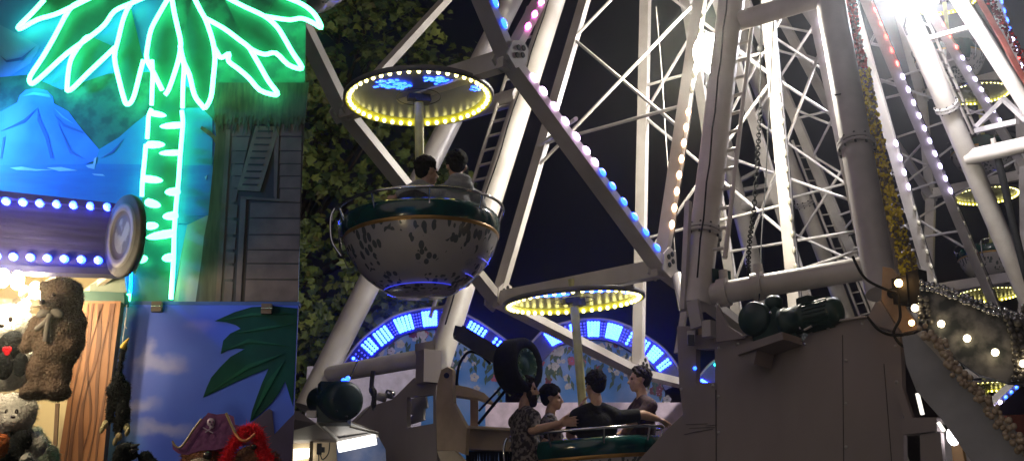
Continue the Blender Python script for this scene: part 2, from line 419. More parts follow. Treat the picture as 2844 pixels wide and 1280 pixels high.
wr = MB(); a_, b__ = W(1523, 0, -1.66), W(1235, 900, -1.66); wr.tube([lerp(a_, b__, k / 16) + V((.008 * math.sin(k * 1.7), 0, 0)) for k in range(17)], .009, 6); wr.build('wiring', BLACK, far_t)
for k, (a_, b__) in enumerate(PNE[1:6]):
    wr = MB(); o_ = N * .075 + (b__ - a_).normalized().cross(N) * .02; wr.tube([lerp(a_, b__, t / 20) + o_ + N * (.012 * abs(math.sin(t * 1.3 + k))) for t in range(14)], .006, 5); wr.build('lamp_wire', DARKM, wheel)

# ---- garlands on the near legs
def garland(name, parent, pts, wd, n, ms, pick, r0=.02, r1=.034, nn=N):
    b = MB(); pts = [V(p) for p in pts]
    for i in range(n):
        t = i / n * (len(pts) - 1); k = min(int(t), len(pts) - 2); p = lerp(pts[k], pts[k + 1], t - k)
        tt = (pts[k + 1] - pts[k]).normalized(); s = tt.cross(FW).normalized()
        o = s * random.uniform(-wd, wd) + FW * random.uniform(-.04, .02)
        r = random.uniform(r0, r1); M = Quaternion((random.random(), random.random(), random.random(), random.random())).normalized().to_matrix()
        b.ell(p + o, (r, r * .7, r * .5), 6, 4, m=pick(i / n), M=M, sm=False)
    return b.build(name, ms, parent)
REDT = mat('red cap lamps', (.62, .015, .02), .18, c2=(.2, .008, .012), scale=30., spec=.8)
YELT = mat('yellow cap lamps', (.95, .76, .03), .16, c2=(.6, .45, .02), scale=30., spec=.9)
DUST = mat('dark red cap lamps', (.16, .012, .02), .25, c2=(.07, .006, .01), scale=30.)
DYEL = mat('dull yellow cap lamps', (.22, .16, .03), .3, c2=(.10, .07, .015), scale=30.)
gl = [W(2352, -60, 2.75), W(2375, 100, 2.86), W(2402, 250, 3.0), W(2455, 500, 3.2), W(2515, 720, 3.35), W(2532, 780, 3.4)]
tg = thing('lamp_garland', 'garland of small cap lamps, red above and yellow below, down the dark tower leg', 'garland', gl[-1])
up_, lo_ = [gl[0], gl[1], W(2392, 195, 2.95)], [W(2392, 195, 2.95), gl[2], gl[3], gl[4], gl[5]]
def shift(ps, dx): return [p + V((dx, 0, 0)) for p in ps]
garland('red_lamps', tg, up_, .05, 420, [REDT, DUST], lambda t: 0 if random.random() < .6 else 1)
garland('yellow_lamps', tg, lo_, .068, 1300, [YELT, DYEL], lambda t: 0 if random.random() < .6 else 1)
back = MB()
for i in range(len(gl) - 1): back.beam(gl[i] - V((.09, -.05, 0)), gl[i + 1] - V((.09, -.05, 0)), .16, .03, V((1, 0, 0)))
back.build('backing_strip', PLATE, tg)
rg = [W(2695, -60, 2.3), W(2735, 0, 2.35), W(2790, 95, 2.45), W(2844, 195, 2.6), W(2900, 290, 2.7)]
tg2 = thing('lamp_garland', 'dull red cap lamp garland along the bright leaning leg at top right', 'garland', rg[-1])
garland('red_lamps', tg2, shift(rg, .06), .05, 340, [REDT, DUST], lambda t: 0 if random.random() < .25 else 1)
rs = MB()
for i in range(len(rg) - 1): rs.beam(rg[i] - V((.06, -.02, 0)), rg[i + 1] - V((.06, -.02, 0)), .075, .03, V((1, 0, 0)))
rs.build('backing_strip', mat('salmon red strip', (.55, .16, .13), .45), tg2)

# ---- floodlights
def floodlight(p, r, L, label, col=(1., .93, .78), tall=1., front=None):
    t = thing('floodlight', label, 'floodlight', p)
    MB().ell(p, V((r, r, r * tall)), 20, 14).build('globe', lampmat('flood lamp', col, L), t)
    if front: MB().ell(front, V((.11, .11, .17)), 20, 14).build('glare', lampmat('flood diffuser', col, GLAREL), t); MB().tube([front + V((0, .1, .1)), p + V((0, 0, .2))], .02, 8).build('arm', DARKM, t)  # added globe and arm: a glowing stand-in for the lamp's glare
    b = MB().lathe([(r * .5, -.02), (r * .95, .0), (r * .9, .07), (r * .3, .12)], 20, p + V((0, r * .9, 0)), axis=(0, 1, .1))
    b.build('housing', DARKM, t)
    MB().tube([p + V((0, r * .9, -.02)), p + V((0, r + .25, -.2)), p + V((.1, r + .45, -.22))], .02, 8).build('arm', DARKM, t)
    return t
FL1, FL2 = W(1971, 148, 1.1), W(2534, -8, 2.1)
floodlight(FL1, .13, FLOOD1, 'blazing round floodlight hung between the spokes left of the ladder leg', tall=1.75, front=W(1955, 147, 1.46))
floodlight(FL2, .17, FLOOD2, 'blazing floodlight on the bright leaning leg at the upper right', (.95, .93, 1.))

# ---- hoist chain, cables
ch = MB(); ch.tube(cr([W(2113, -5, 1.3), W(2113, 130, 1.3), W(2110, 300, 1.3)]), .008, 6)
ch.ell(W(2113, 135, 1.3), .045, 10, 8)
cp = cr([W(2113, 295, 1.3), W(2107, 380, 1.3), W(2102, 470, 1.3), W(2093, 590, 1.3), W(2083, 660, 1.3), W(2078, 730, 1.3), W(2080, 765, 1.3)], 10)
for i in range(len(cp) - 1):
    t = (cp[i + 1] - cp[i]).normalized(); s = t.cross(FW).normalized() if i % 2 else t.cross(RT).normalized()
    c = (cp[i] + cp[i + 1]) / 2; L = (cp[i + 1] - cp[i]).length * .68
    ch.tube([c + t * L * math.cos(a) + s * .022 * math.sin(a) for a in [k * PI / 4 for k in range(8)]], .008, 5, closed=True)
ch.build('hoist_chain', CHAINM, label='black hoist chain hanging down beside the ladder leg', cat='chain')
cb = MB().tube(cr([W(2150, 20, 1.6), W(2128, 480, 1.7), W(2116, 640, 2.0), W(2111, 790, 2.3), W(2106, 860, 2.5)]), .007, 6)
cb.build('cable', BLACK, label='thin black cable dropping past the clamped lower tie tube', cat='cable')
cb = MB().tube(cr([W(1822, 20, .2), W(1838, 200, .2), W(1852, 420, .2), W(1882, 785, .2)]), .006, 6)
cb.build('cable', STEELD, label='thin grey wire hanging left of the blazing floodlight', cat='cable')

# ================================================================== gondolas
def gondola(detail=True):
    g = thing('gondola', 'round gondola', 'gondola', (0, 0, 0))
    r = .665
    c = MB(); c.lathe([(.02, .035), (.3, .03), (r + .005, .0), (r + .02, -.01), (r + .02, -.052), (r + .005, -.056)], 56, m=1)
    c.lathe([(r + .005, -.056), (r - .004, -.054), (.592, -.004)], 56, m=2)
    c.lathe([(.592, -.004), (.3, .010), (.02, .012)], 56, m=0)
    can = c.build('canopy', [UNDER, CANOP, SKIRT], g)
    nb = 46
    if detail:
        q = MB().ell((0, 0, 0), (.016, .016, .014), 6, 4); bm_ = None
        for k in range(nb):
            a = 2 * PI * k / nb; b = MB().ell((.63 * math.cos(a), .63 * math.sin(a), -.046), (.018, .018, .02), 8, 5)
            b.build('bulb', WARM, can)
    else:
        b = MB()
        for k in range(nb):
            a = 2 * PI * k / nb; b.ell((.63 * math.cos(a), .63 * math.sin(a), -.042), (.017, .017, .02), 6, 4)
        b.build('bulb_ring', WARM, can)
    # blue led motif under the near half of the canopy
    rnd = random.Random(3)
    for cx, cy, rx, ry, n in ((-.26, -.26, .12, .09, 42), (-.12, -.20, .06, .07, 16), (.17, -.32, .09, .06, 24), (.27, -.27, .10, .05, 16), (.52, -.10, .035, .06, 12)):
        b = MB()
        for _ in range(n):
            x, y = cx + rnd.uniform(-rx, rx), cy + rnd.uniform(-ry, ry)
            b.ell((x, y, .0), (.02, .011, .008), 6, 4)
        if detail: b.build('led_pattern', BLUEL, can)
    b = MB(); b.tube([(0, 0, .16), (0, 0, -1.76)], .042, 14, 0)
    b.build('pole', mat('yellow lit pole tint', (.62, .60, .26), .35), g)  # the bulbs' yellow light on the pole is put into its colour
    b = MB(); b.box((0, 0, -.035), (.2, .09, .05), .3); b.box((.03, .0, -.07), (.14, .12, .03), .3)
    b.tube([(.2 * math.cos(t), .2 * math.sin(t), -.03) for t in [k * PI / 14 for k in range(28)]], .004, 5, closed=True)
    b.build('pole_bracket', DARKM, g)
    # tub
    a0, a1 = PI + .35, PI - .35 + 2 * PI          # open towards -x: the entrance
    tb = MB()
    prof = [(.60, -1.25), (.64, -1.20), (.685, -1.205), (.70, -1.25), (.70, -1.325), (.685, -1.36)]
    tb.lathe(prof, 56, m=0)
    tb.lathe([(.685, -1.36), (.692, -1.375), (.682, -1.395)], 56, m=1)
    tb.lathe([(.682, -1.395), (.668, -1.435), (.635, -1.52), (.575, -1.62), (.49, -1.715), (.40, -1.79), (.33, -1.83), (.325, -1.845), (.26, -1.87), (.0, -1.885)], 56, m=2)
    tb.lathe([(.60, -1.25), (.60, -1.49), (.50, -1.64), (.38, -1.75), (.0, -1.76)], 40, m=0)
    tub = tb.build('tub', [TUBG, GOLD, TUBW], g)
    b = MB(); b.lathe([(.36, -1.75), (.36, -1.57), (.37, -1.55), (.59, -1.55)], 32)
    b.build('bench', mat('wood bench', (.30, .2, .12), .5), g)
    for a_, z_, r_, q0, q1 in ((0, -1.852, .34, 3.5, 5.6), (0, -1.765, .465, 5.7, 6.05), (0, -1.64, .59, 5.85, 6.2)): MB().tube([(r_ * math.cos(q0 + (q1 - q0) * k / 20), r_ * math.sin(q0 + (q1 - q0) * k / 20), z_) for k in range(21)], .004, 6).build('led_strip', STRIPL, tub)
    rl = MB(); R = .735; zr = -1.13
    rl.tube([(R * math.cos(t), R * math.sin(t), zr) for t in [PI + .3 + (2 * PI - .6) * k / 60 for k in range(61)]], .014, 8)
    for k in range(9):
        t = PI + .34 + (2 * PI - .68) * k / 8
        rl.tube([(R * math.cos(t), R * math.sin(t), zr), (.69 * math.cos(t), .69 * math.sin(t), -1.26)], .011, 6)
    rl.build('guard_rail', CHROME, g)
    dr = MB(); dr.lathe([(.705, -1.19), (.73, -1.22), (.72, -1.45), (.66, -1.6)], 8, a0=PI - .16, a1=PI + .16)
    dr.tube(cr([(-.735, -.2, -1.13), (-.77, -.2, -1.22), (-.76, -.2, -1.42), (-.68, -.2, -1.56)]), .013, 8, 1)
    dr.build('door', [TUBG, CHROME], g)
    return g
TUBW = mat('painted cream tub', (.46, .43, .41), .2, c2=(.41, .38, .36), scale=3., coat=.5)
# floral spray painted on the bowl: leafy flecks in the shell's own paint
nt = TUBW.node_tree; pb = nt.nodes['Principled BSDF']
vor = nt.nodes.new('ShaderNodeTexVoronoi'); vor.inputs['Scale'].default_value = 15.; vor.inputs['Randomness'].default_value = 1.
tcn = nt.nodes.new('ShaderNodeTexCoord'); mpn = nt.nodes.new('ShaderNodeMapping'); mpn.inputs['Scale'].default_value = (1.25, 1.25, .5)
nt.links.new(tcn.outputs['Object'], mpn.inputs[0]); nt.links.new(mpn.outputs[0], vor.inputs['Vector'])
nz2 = nt.nodes.new('ShaderNodeTexNoise'); nz2.inputs['Scale'].default_value = 3.4; nz2.inputs['Detail'].default_value = 2.
nt.links.new(tcn.outputs['Object'], nz2.inputs['Vector'])
ma = nt.nodes.new('ShaderNodeMath'); ma.operation = 'LESS_THAN'; ma.inputs[1].default_value = .45; nt.links.new(vor.outputs['Distance'], ma.inputs[0])
mb_ = nt.nodes.new('ShaderNodeMath'); mb_.operation = 'GREATER_THAN'; mb_.inputs[1].default_value = .475; nt.links.new(nz2.outputs[0], mb_.inputs[0])
mc = nt.nodes.new('ShaderNodeMath'); mc.operation = 'MULTIPLY'; nt.links.new(ma.outputs[0], mc.inputs[0]); nt.links.new(mb_.outputs[0], mc.inputs[1])
mx = nt.nodes.new('ShaderNodeMixRGB'); mx.inputs[2].default_value = (.10, .115, .115, 1)
old = pb.inputs['Base Color'].links[0].from_socket
nt.links.new(mc.outputs[0], mx.inputs[0]); nt.links.new(old, mx.inputs[1]); nt.links.new(mx.outputs[0], pb.inputs['Base Color'])

GG = 'round canopied gondolas hung round the wheel'
proto = gondola(True); far = gondola(False)
def place(o, k, rz, ry, sc, label):
    o.location = GP[k]; o.rotation_euler = (0, math.radians(ry), math.radians(rz)); o.scale = (sc,) * 3; o['label'] = label; o['group'] = GG; return o
g0 = place(proto, 0, 0, -2.0, 1., 'green rimmed gondola with two people seen from behind, high on the left')
g1 = place(copy_tree(proto), 1, 0, -4.2, 1.05, 'green rimmed gondola carrying four people low over the ride base')
g1.rotation_euler.x = math.radians(4.)
for ch_ in g1.children:                                    # this one hangs on a longer pole
    if ch_.name.split('.')[0] in ('tub', 'bench', 'guard_rail', 'door'): ch_.location.z -= .165
    if ch_.name.startswith('pole') and 'bracket' not in ch_.name: ch_.scale.z = 1.11
place(copy_tree(proto), -1, 0, 0, 1., 'gondola at the top edge above the tree, only its cream bowl bottom showing')
place(far, 5, 0, -1, .86, 'far gondola with lit canopy behind the leaning leg, lowest but one on the right')
place(copy_tree(far), 4, 20, -1, .86, 'lowest far gondola, its yellow lit canopy seen under the sign board')
place(copy_tree(far), 6, 40, -1, .86, 'far gondola whose lit canopy shows left of the black ram')
place(copy_tree(far), 7, 70, -1, .86, 'far gondola with yellow canopy inside the little gallows frame')
place(copy_tree(far), 8, 95, 0, .86, 'highest far gondola, its bright canopy cut by the top edge')
# blue strip lamps under the two near tubs
for gg, off in ((g0, 0),):
    pass

# ================================================================== tree
def leafmesh(b, p, nrm, tw, s, m):
    q = V((0, 0, 1)).rotation_difference(nrm); x = q @ V((math.cos(tw), math.sin(tw), 0)); y = nrm.cross(x); dz = nrm
    pts = [(0, 0, 0), (.28, .12, .03), (.5, .05, -.05), (.42, .34, .0), (.56, .62, -.06), (.26, .6, .03), (0, 1.0, -.08), (-.26, .6, .03), (-.56, .62, -.06), (-.42, .34, 0), (-.5, .05, -.05), (-.28, .12, .03)]
    vs = [p + (x * a + y * c + dz * d) * s for a, c, d in pts]
    b.add(vs, [[0, 1, 5, 6], [0, 6, 7, 11], [1, 2, 3], [1, 3, 4, 5], [11, 9, 10], [11, 7, 8, 9]], m)
LEAF = [mat('leaf green', (.19, .25, .055), .5, c2=(.05, .085, .02), scale=2.), mat('leaf light green', (.34, .40, .085), .45, c2=(.09, .13, .03), scale=2.),
        mat('leaf deep green', (.06, .10, .035), .5, c2=(.02, .045, .016), scale=2.), mat('leaf yellowing', (.17, .16, .04), .5, c2=(.13, .12, .03), scale=2.)]
BARK = mat('bark', (.09, .07, .05), .85, c2=(.05, .04, .03), scale=12., bump=.6)
poly = [(430, -420), (1130, -420), (1175, -60), (1200, 60), (1222, 110), (1292, 125), (1318, 170), (1322, 330), (1338, 400), (1322, 470), (1300, 560), (1285, 690), (1235, 790), (1212, 885), (1120, 930), (1000, 1110), (850, 1160), (430, 1160)]
def inside(x, y):
    c = False
    for i in range(len(poly)):
        (x1, y1), (x2, y2) = poly[i], poly[i - 1]
        if (y1 > y) != (y2 > y) and x < (x2 - x1) * (y - y1) / (y2 - y1) + x1: c = not c
    return c
TREEY = 27.5; KT = TREEY / 21.5
rt = random.Random(11)
base = D(760, 1000, TREEY + .8); base.z = 0
tree = thing('tree', 'big dark leafy broadleaf tree rising behind the left gondola and tower legs', 'tree', base)
cr_b = MB(); heads = []
ncl = 0
while ncl < 215:
    x, y = rt.uniform(560, 1345), rt.uniform(-330, 1160)
    if not inside(x, y): continue
    ex = abs(x - 860) / 480
    c = D(x, y, TREEY - 2.4 * math.sqrt(max(.02, 1 - min(ex, .98) ** 2)) + rt.uniform(-.25, 1.5)); ncl += 1
    heads.append(c); R = rt.uniform(.26, .55) * KT; lum = rt.random()
    out = (c - D(860, 450, TREEY + 1.)).normalized()
    for _ in range(rt.randint(36, 60)):
        o = V((rt.gauss(0, 1), rt.gauss(0, 1), rt.gauss(0, .8))); o = o.normalized() * R * rt.random() ** .45
        nrm = (o.normalized() * .5 + V((rt.gauss(0, .5), -.5 + rt.gauss(0, .5), .45 + rt.gauss(0, .5))) + out * .2).normalized()
        m = 1 if rt.random() < .12 + .3 * lum else (2 if rt.random() < .35 else (3 if rt.random() < .05 else 0))
        leafmesh(cr_b, c + o, nrm, rt.uniform(0, 6.28), rt.uniform(.085, .20) * KT, m)
cr_b.build('crown', LEAF, tree)
tb = MB(); top = base + V((.3, .2, 6.6))
tb.tube(cr([base, base + V((.05, 0, 1.5)), base + V((.2, .1, 3.4)), top, base + V((.2, .2, 11.))]), [.40 - .011 * i for i in range(25)], 12)
for h in heads[::9]:
    s = base + V((.2, .12, max(2.2, min(9.5, h.z - 1.3 - rt.random()))))
    mid = lerp(s, h, .5) + V((0, .2, -.15)); tb.tube(cr([s, mid, h], 4), [.09, .08, .07, .06, .05, .04, .03, .02, .015], 6)
tb.build('trunk', BARK, tree)

# ================================================================== led arch facade behind the wheel
FY = 24.; KF = FY / 17.4
def arch(name, label, top, bw, bottom, mods, left_x, right_x):
    t = thing(name, label, 'entrance arch', D((left_x + right_x) / 2, 1300, FY))
    top = cr([V((x, y, 0)) for x, y in top], 5)
    # band normals in the picture plane of the board (built on its own vertical plane)
    lower = []
    for i, p in enumerate(top):
        d = (top[min(i + 1, len(top) - 1)] - top[max(i - 1, 0)]).normalized(); lower.append(p + V((-d.y, d.x, 0)) * bw)
    b = MB(); n = len(top)
    P = lambda p, dy=0: D(p.x, p.y, FY + dy)
    for i in range(n - 1): b.prism([P(top[i], -.10), P(lower[i], -.10), P(lower[i + 1], -.10), P(top[i + 1], -.10)], V((0, .1, 0)))
    b.build('led_band', BOARD, t)
    b = MB()
    for i in range(n - 1): b.tube([P(top[i], -.1), P(top[i + 1], -.1)], .025, 6)
    b.build('band_edge', STEELD, t)
    b = MB()
    for i in range(n - 1):
        q = [P(lower[i]), V((0, 0, 0)), V((0, 0, 0)), P(lower[i + 1])]; q[1] = D(lower[i].x, bottom, FY); q[2] = D(lower[i + 1].x, bottom, FY)
        b.prism([q[0], q[1], q[2], q[3]], V((0, .06, 0)))
    b.build('painted_board', SKYB, t)
    # led modules: i0..i1 in curve parameter, lit or dim
    for (t0, t1, cols, rows, m) in mods:
        bb = MB()
        for a in range(cols):
            for r in range(rows):
                tt = lerp(t0, t1, (a + .5) / cols) * (n - 1); k = min(int(tt), n - 2)
                p = lerp(top[k], top[k + 1], tt - k); q = lerp(lower[k], lower[k + 1], tt - k)
                bb.ell(P(lerp(p, q, .14 + .72 * (r + .5) / rows), -.115), (.033, .014, .033) if m is not DBLUE else (.017, .01, .017), 8, 5)
        bb.build('led_panel', m, t)
    # flower garland painted as raised cut-outs along the band's lower edge
    rf = random.Random(int(left_x))
    fb = MB()
    for _ in range(int((right_x - left_x) * .42)):
        k = rf.randrange(n); p = lower[k]; x = p.x + rf.uniform(-14, 14); drop = rf.random() ** 1.4
        clump = .45 + .55 * math.sin(x * .045 + left_x) ** 2
        y = p.y + 6 + drop * 120 * clump; c = D(x, y, FY - .012 - rf.random() * .006); kind = rf.random()
        if kind < .66:
            a = rf.uniform(-.6, .6); L = rf.uniform(.07, .16) * KF; s = V((math.cos(a), 0, math.sin(a))) * .024 * KF; d = V((math.sin(a), 0, -math.cos(a))) * L
            fb.prism([c, c + s + d * .4, c + d, c - s + d * .45], V((0, .004, 0)), 0 if rf.random() < .8 else 4)
        else:
            m = rf.choice([1, 1, 1, 1, 1, 2, 3]); r = rf.uniform(.03, .06) * KF
            for j in range(5):
                a = j * 2 * PI / 5 + rf.random() * .3; cc = c + V((math.cos(a), 0, math.sin(a))) * r * .6
                fb.prism([cc + V((math.cos(q * PI / 3), 0, math.sin(q * PI / 3))) * r * .5 for q in range(6)], V((0, .004, 0)), m)
    fb.build('flower_garland', FLW, t)
    return t
SKYB = mat('painted sky board', (.40, .50, .80), .5, c2=(.05, .24, .66), scale=.9, detail=3., lo=.46, hi=.72)
FLW = [mat('painted leaves', (.03, .10, .07), .5), mat('painted white petals', (.75, .72, .72), .5), mat('painted pink petals', (.6, .12, .2), .5), mat('painted red petals', (.22, .03, .05), .5), mat('painted olive leaves', (.12, .15, .04), .5)]
topA = [(925, 1060), (957, 1003), (1003, 945), (1048, 908), (1090, 880), (1131, 866), (1168, 858), (1214, 854), (1262, 861), (1309, 881), (1360, 912), (1421, 958), (1452, 1000)]
arch('entrance_arch', 'left scalloped entrance arch with blue led panels above a painted sky board', topA, 58, 1330,
     [(.095, .12, 1, 3, CYANL), (.15, .20, 3, 5, CYANL), (.212, .285, 4, 6, CYANL), (.325, .435, 5, 6, CYANL), (.50, .585, 5, 6, CYANL), (.75, .835, 5, 5, CYANL), (.86, .92, 4, 4, CYANL), (.29, .32, 2, 5, DBLUE), (.44, .495, 3, 5, DBLUE), (.60, .74, 6, 5, DBLUE), (.10, .145, 3, 4, DBLUE)], 925, 1452)
topB = [(1448, 985), (1486, 940), (1514, 914), (1560, 897), (1626, 885), (1686, 887), (1740, 903), (1794, 933), (1840, 965), (1877, 1010), (1900, 1060)]
arch('entrance_arch', 'right scalloped entrance arch with blue led panels, behind the four riders', topB, 58, 1330,
     [(.17, .28, 5, 6, CYANL), (.325, .365, 2, 5, CYANL), (.405, .468, 4, 6, CYANL), (.505, .588, 5, 6, CYANL), (.63, .65, 1, 4, CYANL), (.70, .74, 2, 5, CYANL), (.755, .825, 4, 5, CYANL), (.85, .89, 2, 5, CYANL), (.285, .32, 2, 5, DBLUE), (.37, .40, 2, 5, DBLUE), (.472, .50, 2, 5, DBLUE), (.595, .625, 2, 5, DBLUE), (.655, .695, 3, 4, DBLUE)], 1448, 1900)
topC = [(1925, 1075), (1950, 1035), (1985, 1000), (2030, 985), (2080, 990), (2140, 1020)]
arch('entrance_arch', 'sliver of led arch with blue and green dots seen through the brown plate slot', topC, 58, 1330,
     [(.05, .16, 2, 6, CYANL), (.36, .40, 1, 6, CYANG)], 1925, 2140)
# white railing boards of the loading platform under the arches
pf_ = MB(); pf_.box(D(1720, 1185, 16.6), (3.4, .05, .62)); pf_.build('platform_barrier', mat('lilac white panel', (.62, .5, .62), .5), label='pale lilac barrier board standing below the right led arch', cat='barrier')
pf_ = MB(); pf_.box(D(1010, 1118, 16.9), (1.5, .05, .95)); pf_.build('platform_barrier', mat('pale lilac panel', (.55, .5, .66), .5), label='pale lilac board behind the hanging chain under the left arch', cat='barrier')

# ================================================================== ride base, left part
bl = W(1240, 1130, -1.5); nl = U                       # a plate plane facing back along the wheel
P0L = W(1222, 1060, -1.55)
def BL(x, y, o=0.): return PL(x, y, P0L - U * (.22 + o), U)
def plate(parent, name, pts, th, m, fn, o=0.):
    b = MB(); b.prism([fn(x, y, o) for x, y in pts], U * th); return b.build(name, m, parent)
bt = thing('ride_base', 'brown and beige steel footing of the far tower with cut-out window and clevis plate', 'ride base', V((BL(1200, 1280).x, BL(1200, 1280).y, 0)))
pb_ = MB()
def quad(*q): pb_.prism([BL(x, y) for x, y in q], U * .06)
quad((1015, 1132), (1090, 1108), (1150, 1048), (1130, 1102), (1130, 1188), (1045, 1205), (965, 1182))
quad((1045, 1205), (1130, 1188), (1211, 1174), (1218, 1420), (1095, 1420), (1072, 1270))
quad((1150, 1048), (1212, 1068), (1209, 1095), (1130, 1102)); quad((1203, 1095), (1209, 1095), (1211, 1174), (1203, 1176))
pb_.build('side_plate', PLATE, bt)
plate(bt, 'clevis_plate', [(1211, 1120), (1216, 1060), (1226, 1026), (1242, 1018), (1256, 1026), (1258, 1118), (1296, 1188), (1292, 1262), (1262, 1250), (1214, 1250)], .05, BEIGE, BL, .12)
MB().tube([BL(1240, 1042, .12), BL(1240, 1042, .15)], .028, 14).build('pin', DARKM, bt)
b = MB(); b.tube([BL(1178, 960, -.1), BL(1200, 1060, -.1)], .14, 4); b.box(BL(1190, 1020, .0), (.2, .2, .34), .5)
b.build('leg_socket', PLATE, bt)
b = MB(); b.prism([BL(1130, 1110, -.25), BL(1180, 1095, -.25), BL(1186, 1130, -.25), BL(1140, 1150, -.25)], U * .03); b.prism([BL(1130, 1180, -.25), BL(1176, 1165, -.25), BL(1178, 1110, -.25), BL(1160, 1120, -.25)], U * .03)
b.build('inner_web', STEELD, bt)
plate(bt, 'gusset', [(968, 1186), (1015, 1132), (1034, 1122), (985, 1172)], .03, STEELD, BL, .01)
plate(bt, 'foot_flange', [(1214, 1252), (1262, 1250), (1300, 1290), (1285, 1310), (1230, 1300)], .04, CREAMP, BL, .16)
# platform beams
pf2 = thing('loading_platform', 'beige painted platform beams with a short post and pointed arm beside the tyre', 'platform', D(1360, 1290, 13.4) * 1.0)
b = MB(); b.prism([D(1293, 1186, 13.4), D(1293, 1246, 13.4), D(1450, 1252, 13.4), D(1450, 1194, 13.4)], V((0, .14, 0))); b.build('beam', BEIGE, pf2)
b = MB(); b.prism([D(1293, 1180, 13.3), D(1293, 1188, 13.3), D(1450, 1196, 13.3), D(1450, 1189, 13.3)], V((0, .3, 0))); b.build('cap_rail', CREAMP, pf2)
b = MB(); b.prism([D(1306, 1100, 13.5), D(1306, 1184, 13.5), D(1328, 1184, 13.5), D(1328, 1100, 13.5)], V((0, .1, 0))); b.build('post', mat('pinkish beige paint', (.55, .36, .26), .5), pf2)
b = MB(); b.prism([D(1256, 1066, 13.3), D(1256, 1096, 13.3), D(1330, 1106, 13.3), D(1376, 1122, 13.3), D(1345, 1090, 13.3), D(1300, 1074, 13.3)], V((0, .16, 0))); b.build('pointed_arm', BEIGE, pf2)
b = MB(); rr = random.Random(5)
for i in range(34):
    x = 1296 + i * 4.8; b.beam(D(x, 1252, 13.5), D(x + rr.uniform(-3, 3), 1305, 13.5), .018, .03, V((1, 0, 0)))
b.build('black_fringe', BLACK, pf2)
# far window poster, wall, tube lamp
kiosk = thing('booth_kiosk', 'small cream kiosk under the ride base with blue poster and tube lamp', 'kiosk', D(930, 1330, 13.2))
b = MB(); b.prism([D(700, 1224, 13.2), D(700, 1330, 13.2), D(938, 1330, 13.2), D(934, 1216, 13.2)], V((0, .1, 0))); b.build('wall', CREAMP, kiosk)
b = MB(); b.prism([D(934, 1214, 13.15), D(938, 1330, 13.15), D(1076, 1330, 13.15), D(1070, 1246, 13.15), D(1050, 1210, 13.15)], V((0, .03, 0))); b.build('poster', mat('blue poster', (.42, .47, .75), .5, c2=(.05, .16, .52), scale=2.2, lo=.42, hi=.62), kiosk)
b = MB(); b.prism([D(700, 1140, 12.6), D(700, 1226, 12.9), D(935, 1218, 12.9), D(880, 1176, 12.5), D(828, 1140, 12.5)], V((0, .25, 0))); b.build('roof_edge', PLATE, kiosk)
b = MB(); b.prism([D(880, 1174, 12.5), D(936, 1218, 12.9), D(1050, 1203, 12.9), D(972, 1172, 12.5)], V((0, .06, .02))); b.build('awning', STEELD, kiosk)
b = MB(); b.tube([D(882, 1172, 12.4), D(936, 1218, 12.75)], .02, 6); b.tube([D(972, 1184, 12.4), D(1050, 1204, 12.7)], .012, 6); b.build('awning_edge', STEEL, kiosk)
b = MB(); b.tube([D(939, 1241, 12.8), D(1044, 1219, 12.8)], .052, 14); tl = b.build('tube_lamp', lampmat('tube lamp', (1., .98, .9), 3.2), kiosk)
b = MB(); b.beam(D(936, 1226, 12.85), D(1050, 1206, 12.85), .06, .05); b.build('lamp_fitting', STEELD, kiosk)
b = MB(); b.prism([D(815, 1246, 13.1), D(815, 1276, 13.1), D(858, 1268, 13.1), D(858, 1244, 13.1)], V((0, .05, 0))); b.build('window_lamp', lampmat('warm window lamp', (1., .93, .75), 5.), kiosk)
b = MB(); b.box(D(864, 1265, 13.05), (.03, .05, .3)); b.build('window_frame', mat('ochre frame', (.25, .18, .08), .5), kiosk)
b = MB(); b.box(D(887, 1246, 13.05), (.045, .05, .11)); b.box(D(897, 1248, 13.05), (.035, .04, .05)); b.tube(cr([D(889, 1258, 13.05), D(896, 1275, 13.05), D(912, 1258, 13.05), D(916, 1228, 13.05)]), .006, 5); b.tube([D(885, 1256, 13.05), D(886, 1300, 13.05)], .006, 5)
b.build('switch_box', DARKM, kiosk)
# motor on the left foot
mo = thing('winch_motor', 'dark green winch motor with a round end cover, left of the chain', 'motor', D(900, 1170, 11.6))
def axm(p, ax, prof, seg=28): return MB().lathe(prof, seg, p, axis=ax)
ax = (D(985, 1112, 11.2) - D(855, 1112, 11.9)).normalized()
axm(D(955, 1112, 11.4), ax, [(0, .07), (.13, .07), (.165, .05), (.175, 0), (.175, -.1), (.15, -.14), (.15, -.22), (.12, -.25), (.12, -.48), (.09, -.5), (0, -.5)]).build('housing', DGREEN, mo)
b = MB(); b.prism([D(880, 1098, 11.5), D(880, 1172, 11.5), D(965, 1172, 11.5), D(965, 1100, 11.5)], V((0, .25, 0))); b.build('gear_case', DGREEN, mo)
b = MB(); b.box(D(905, 1078, 11.55), (.12, .16, .10), .3); b.build('terminal_box', DGREEN, mo)
b = MB()
for k in range(8): a = k * PI / 4; s = ax.cross(V((0, 0, 1))).normalized(); b.ell(D(955, 1112, 11.4) + ax * .06 + (s * math.cos(a) + V((0, 0, 1)) * math.sin(a)) * .14, .012, 6, 4)
b.build('cover_bolts', DARKM, mo)
b = MB(); b.box(D(866, 1149, 11.45), (.085, .06, .055)); b.build('nameplate', STEEL, mo)
for dx in (0, 12): MB().ell(D(954 + dx, 1056 - dx * .5, 11.4), .022, 8, 6).build('indicator_lamp', BLUEL, mo)
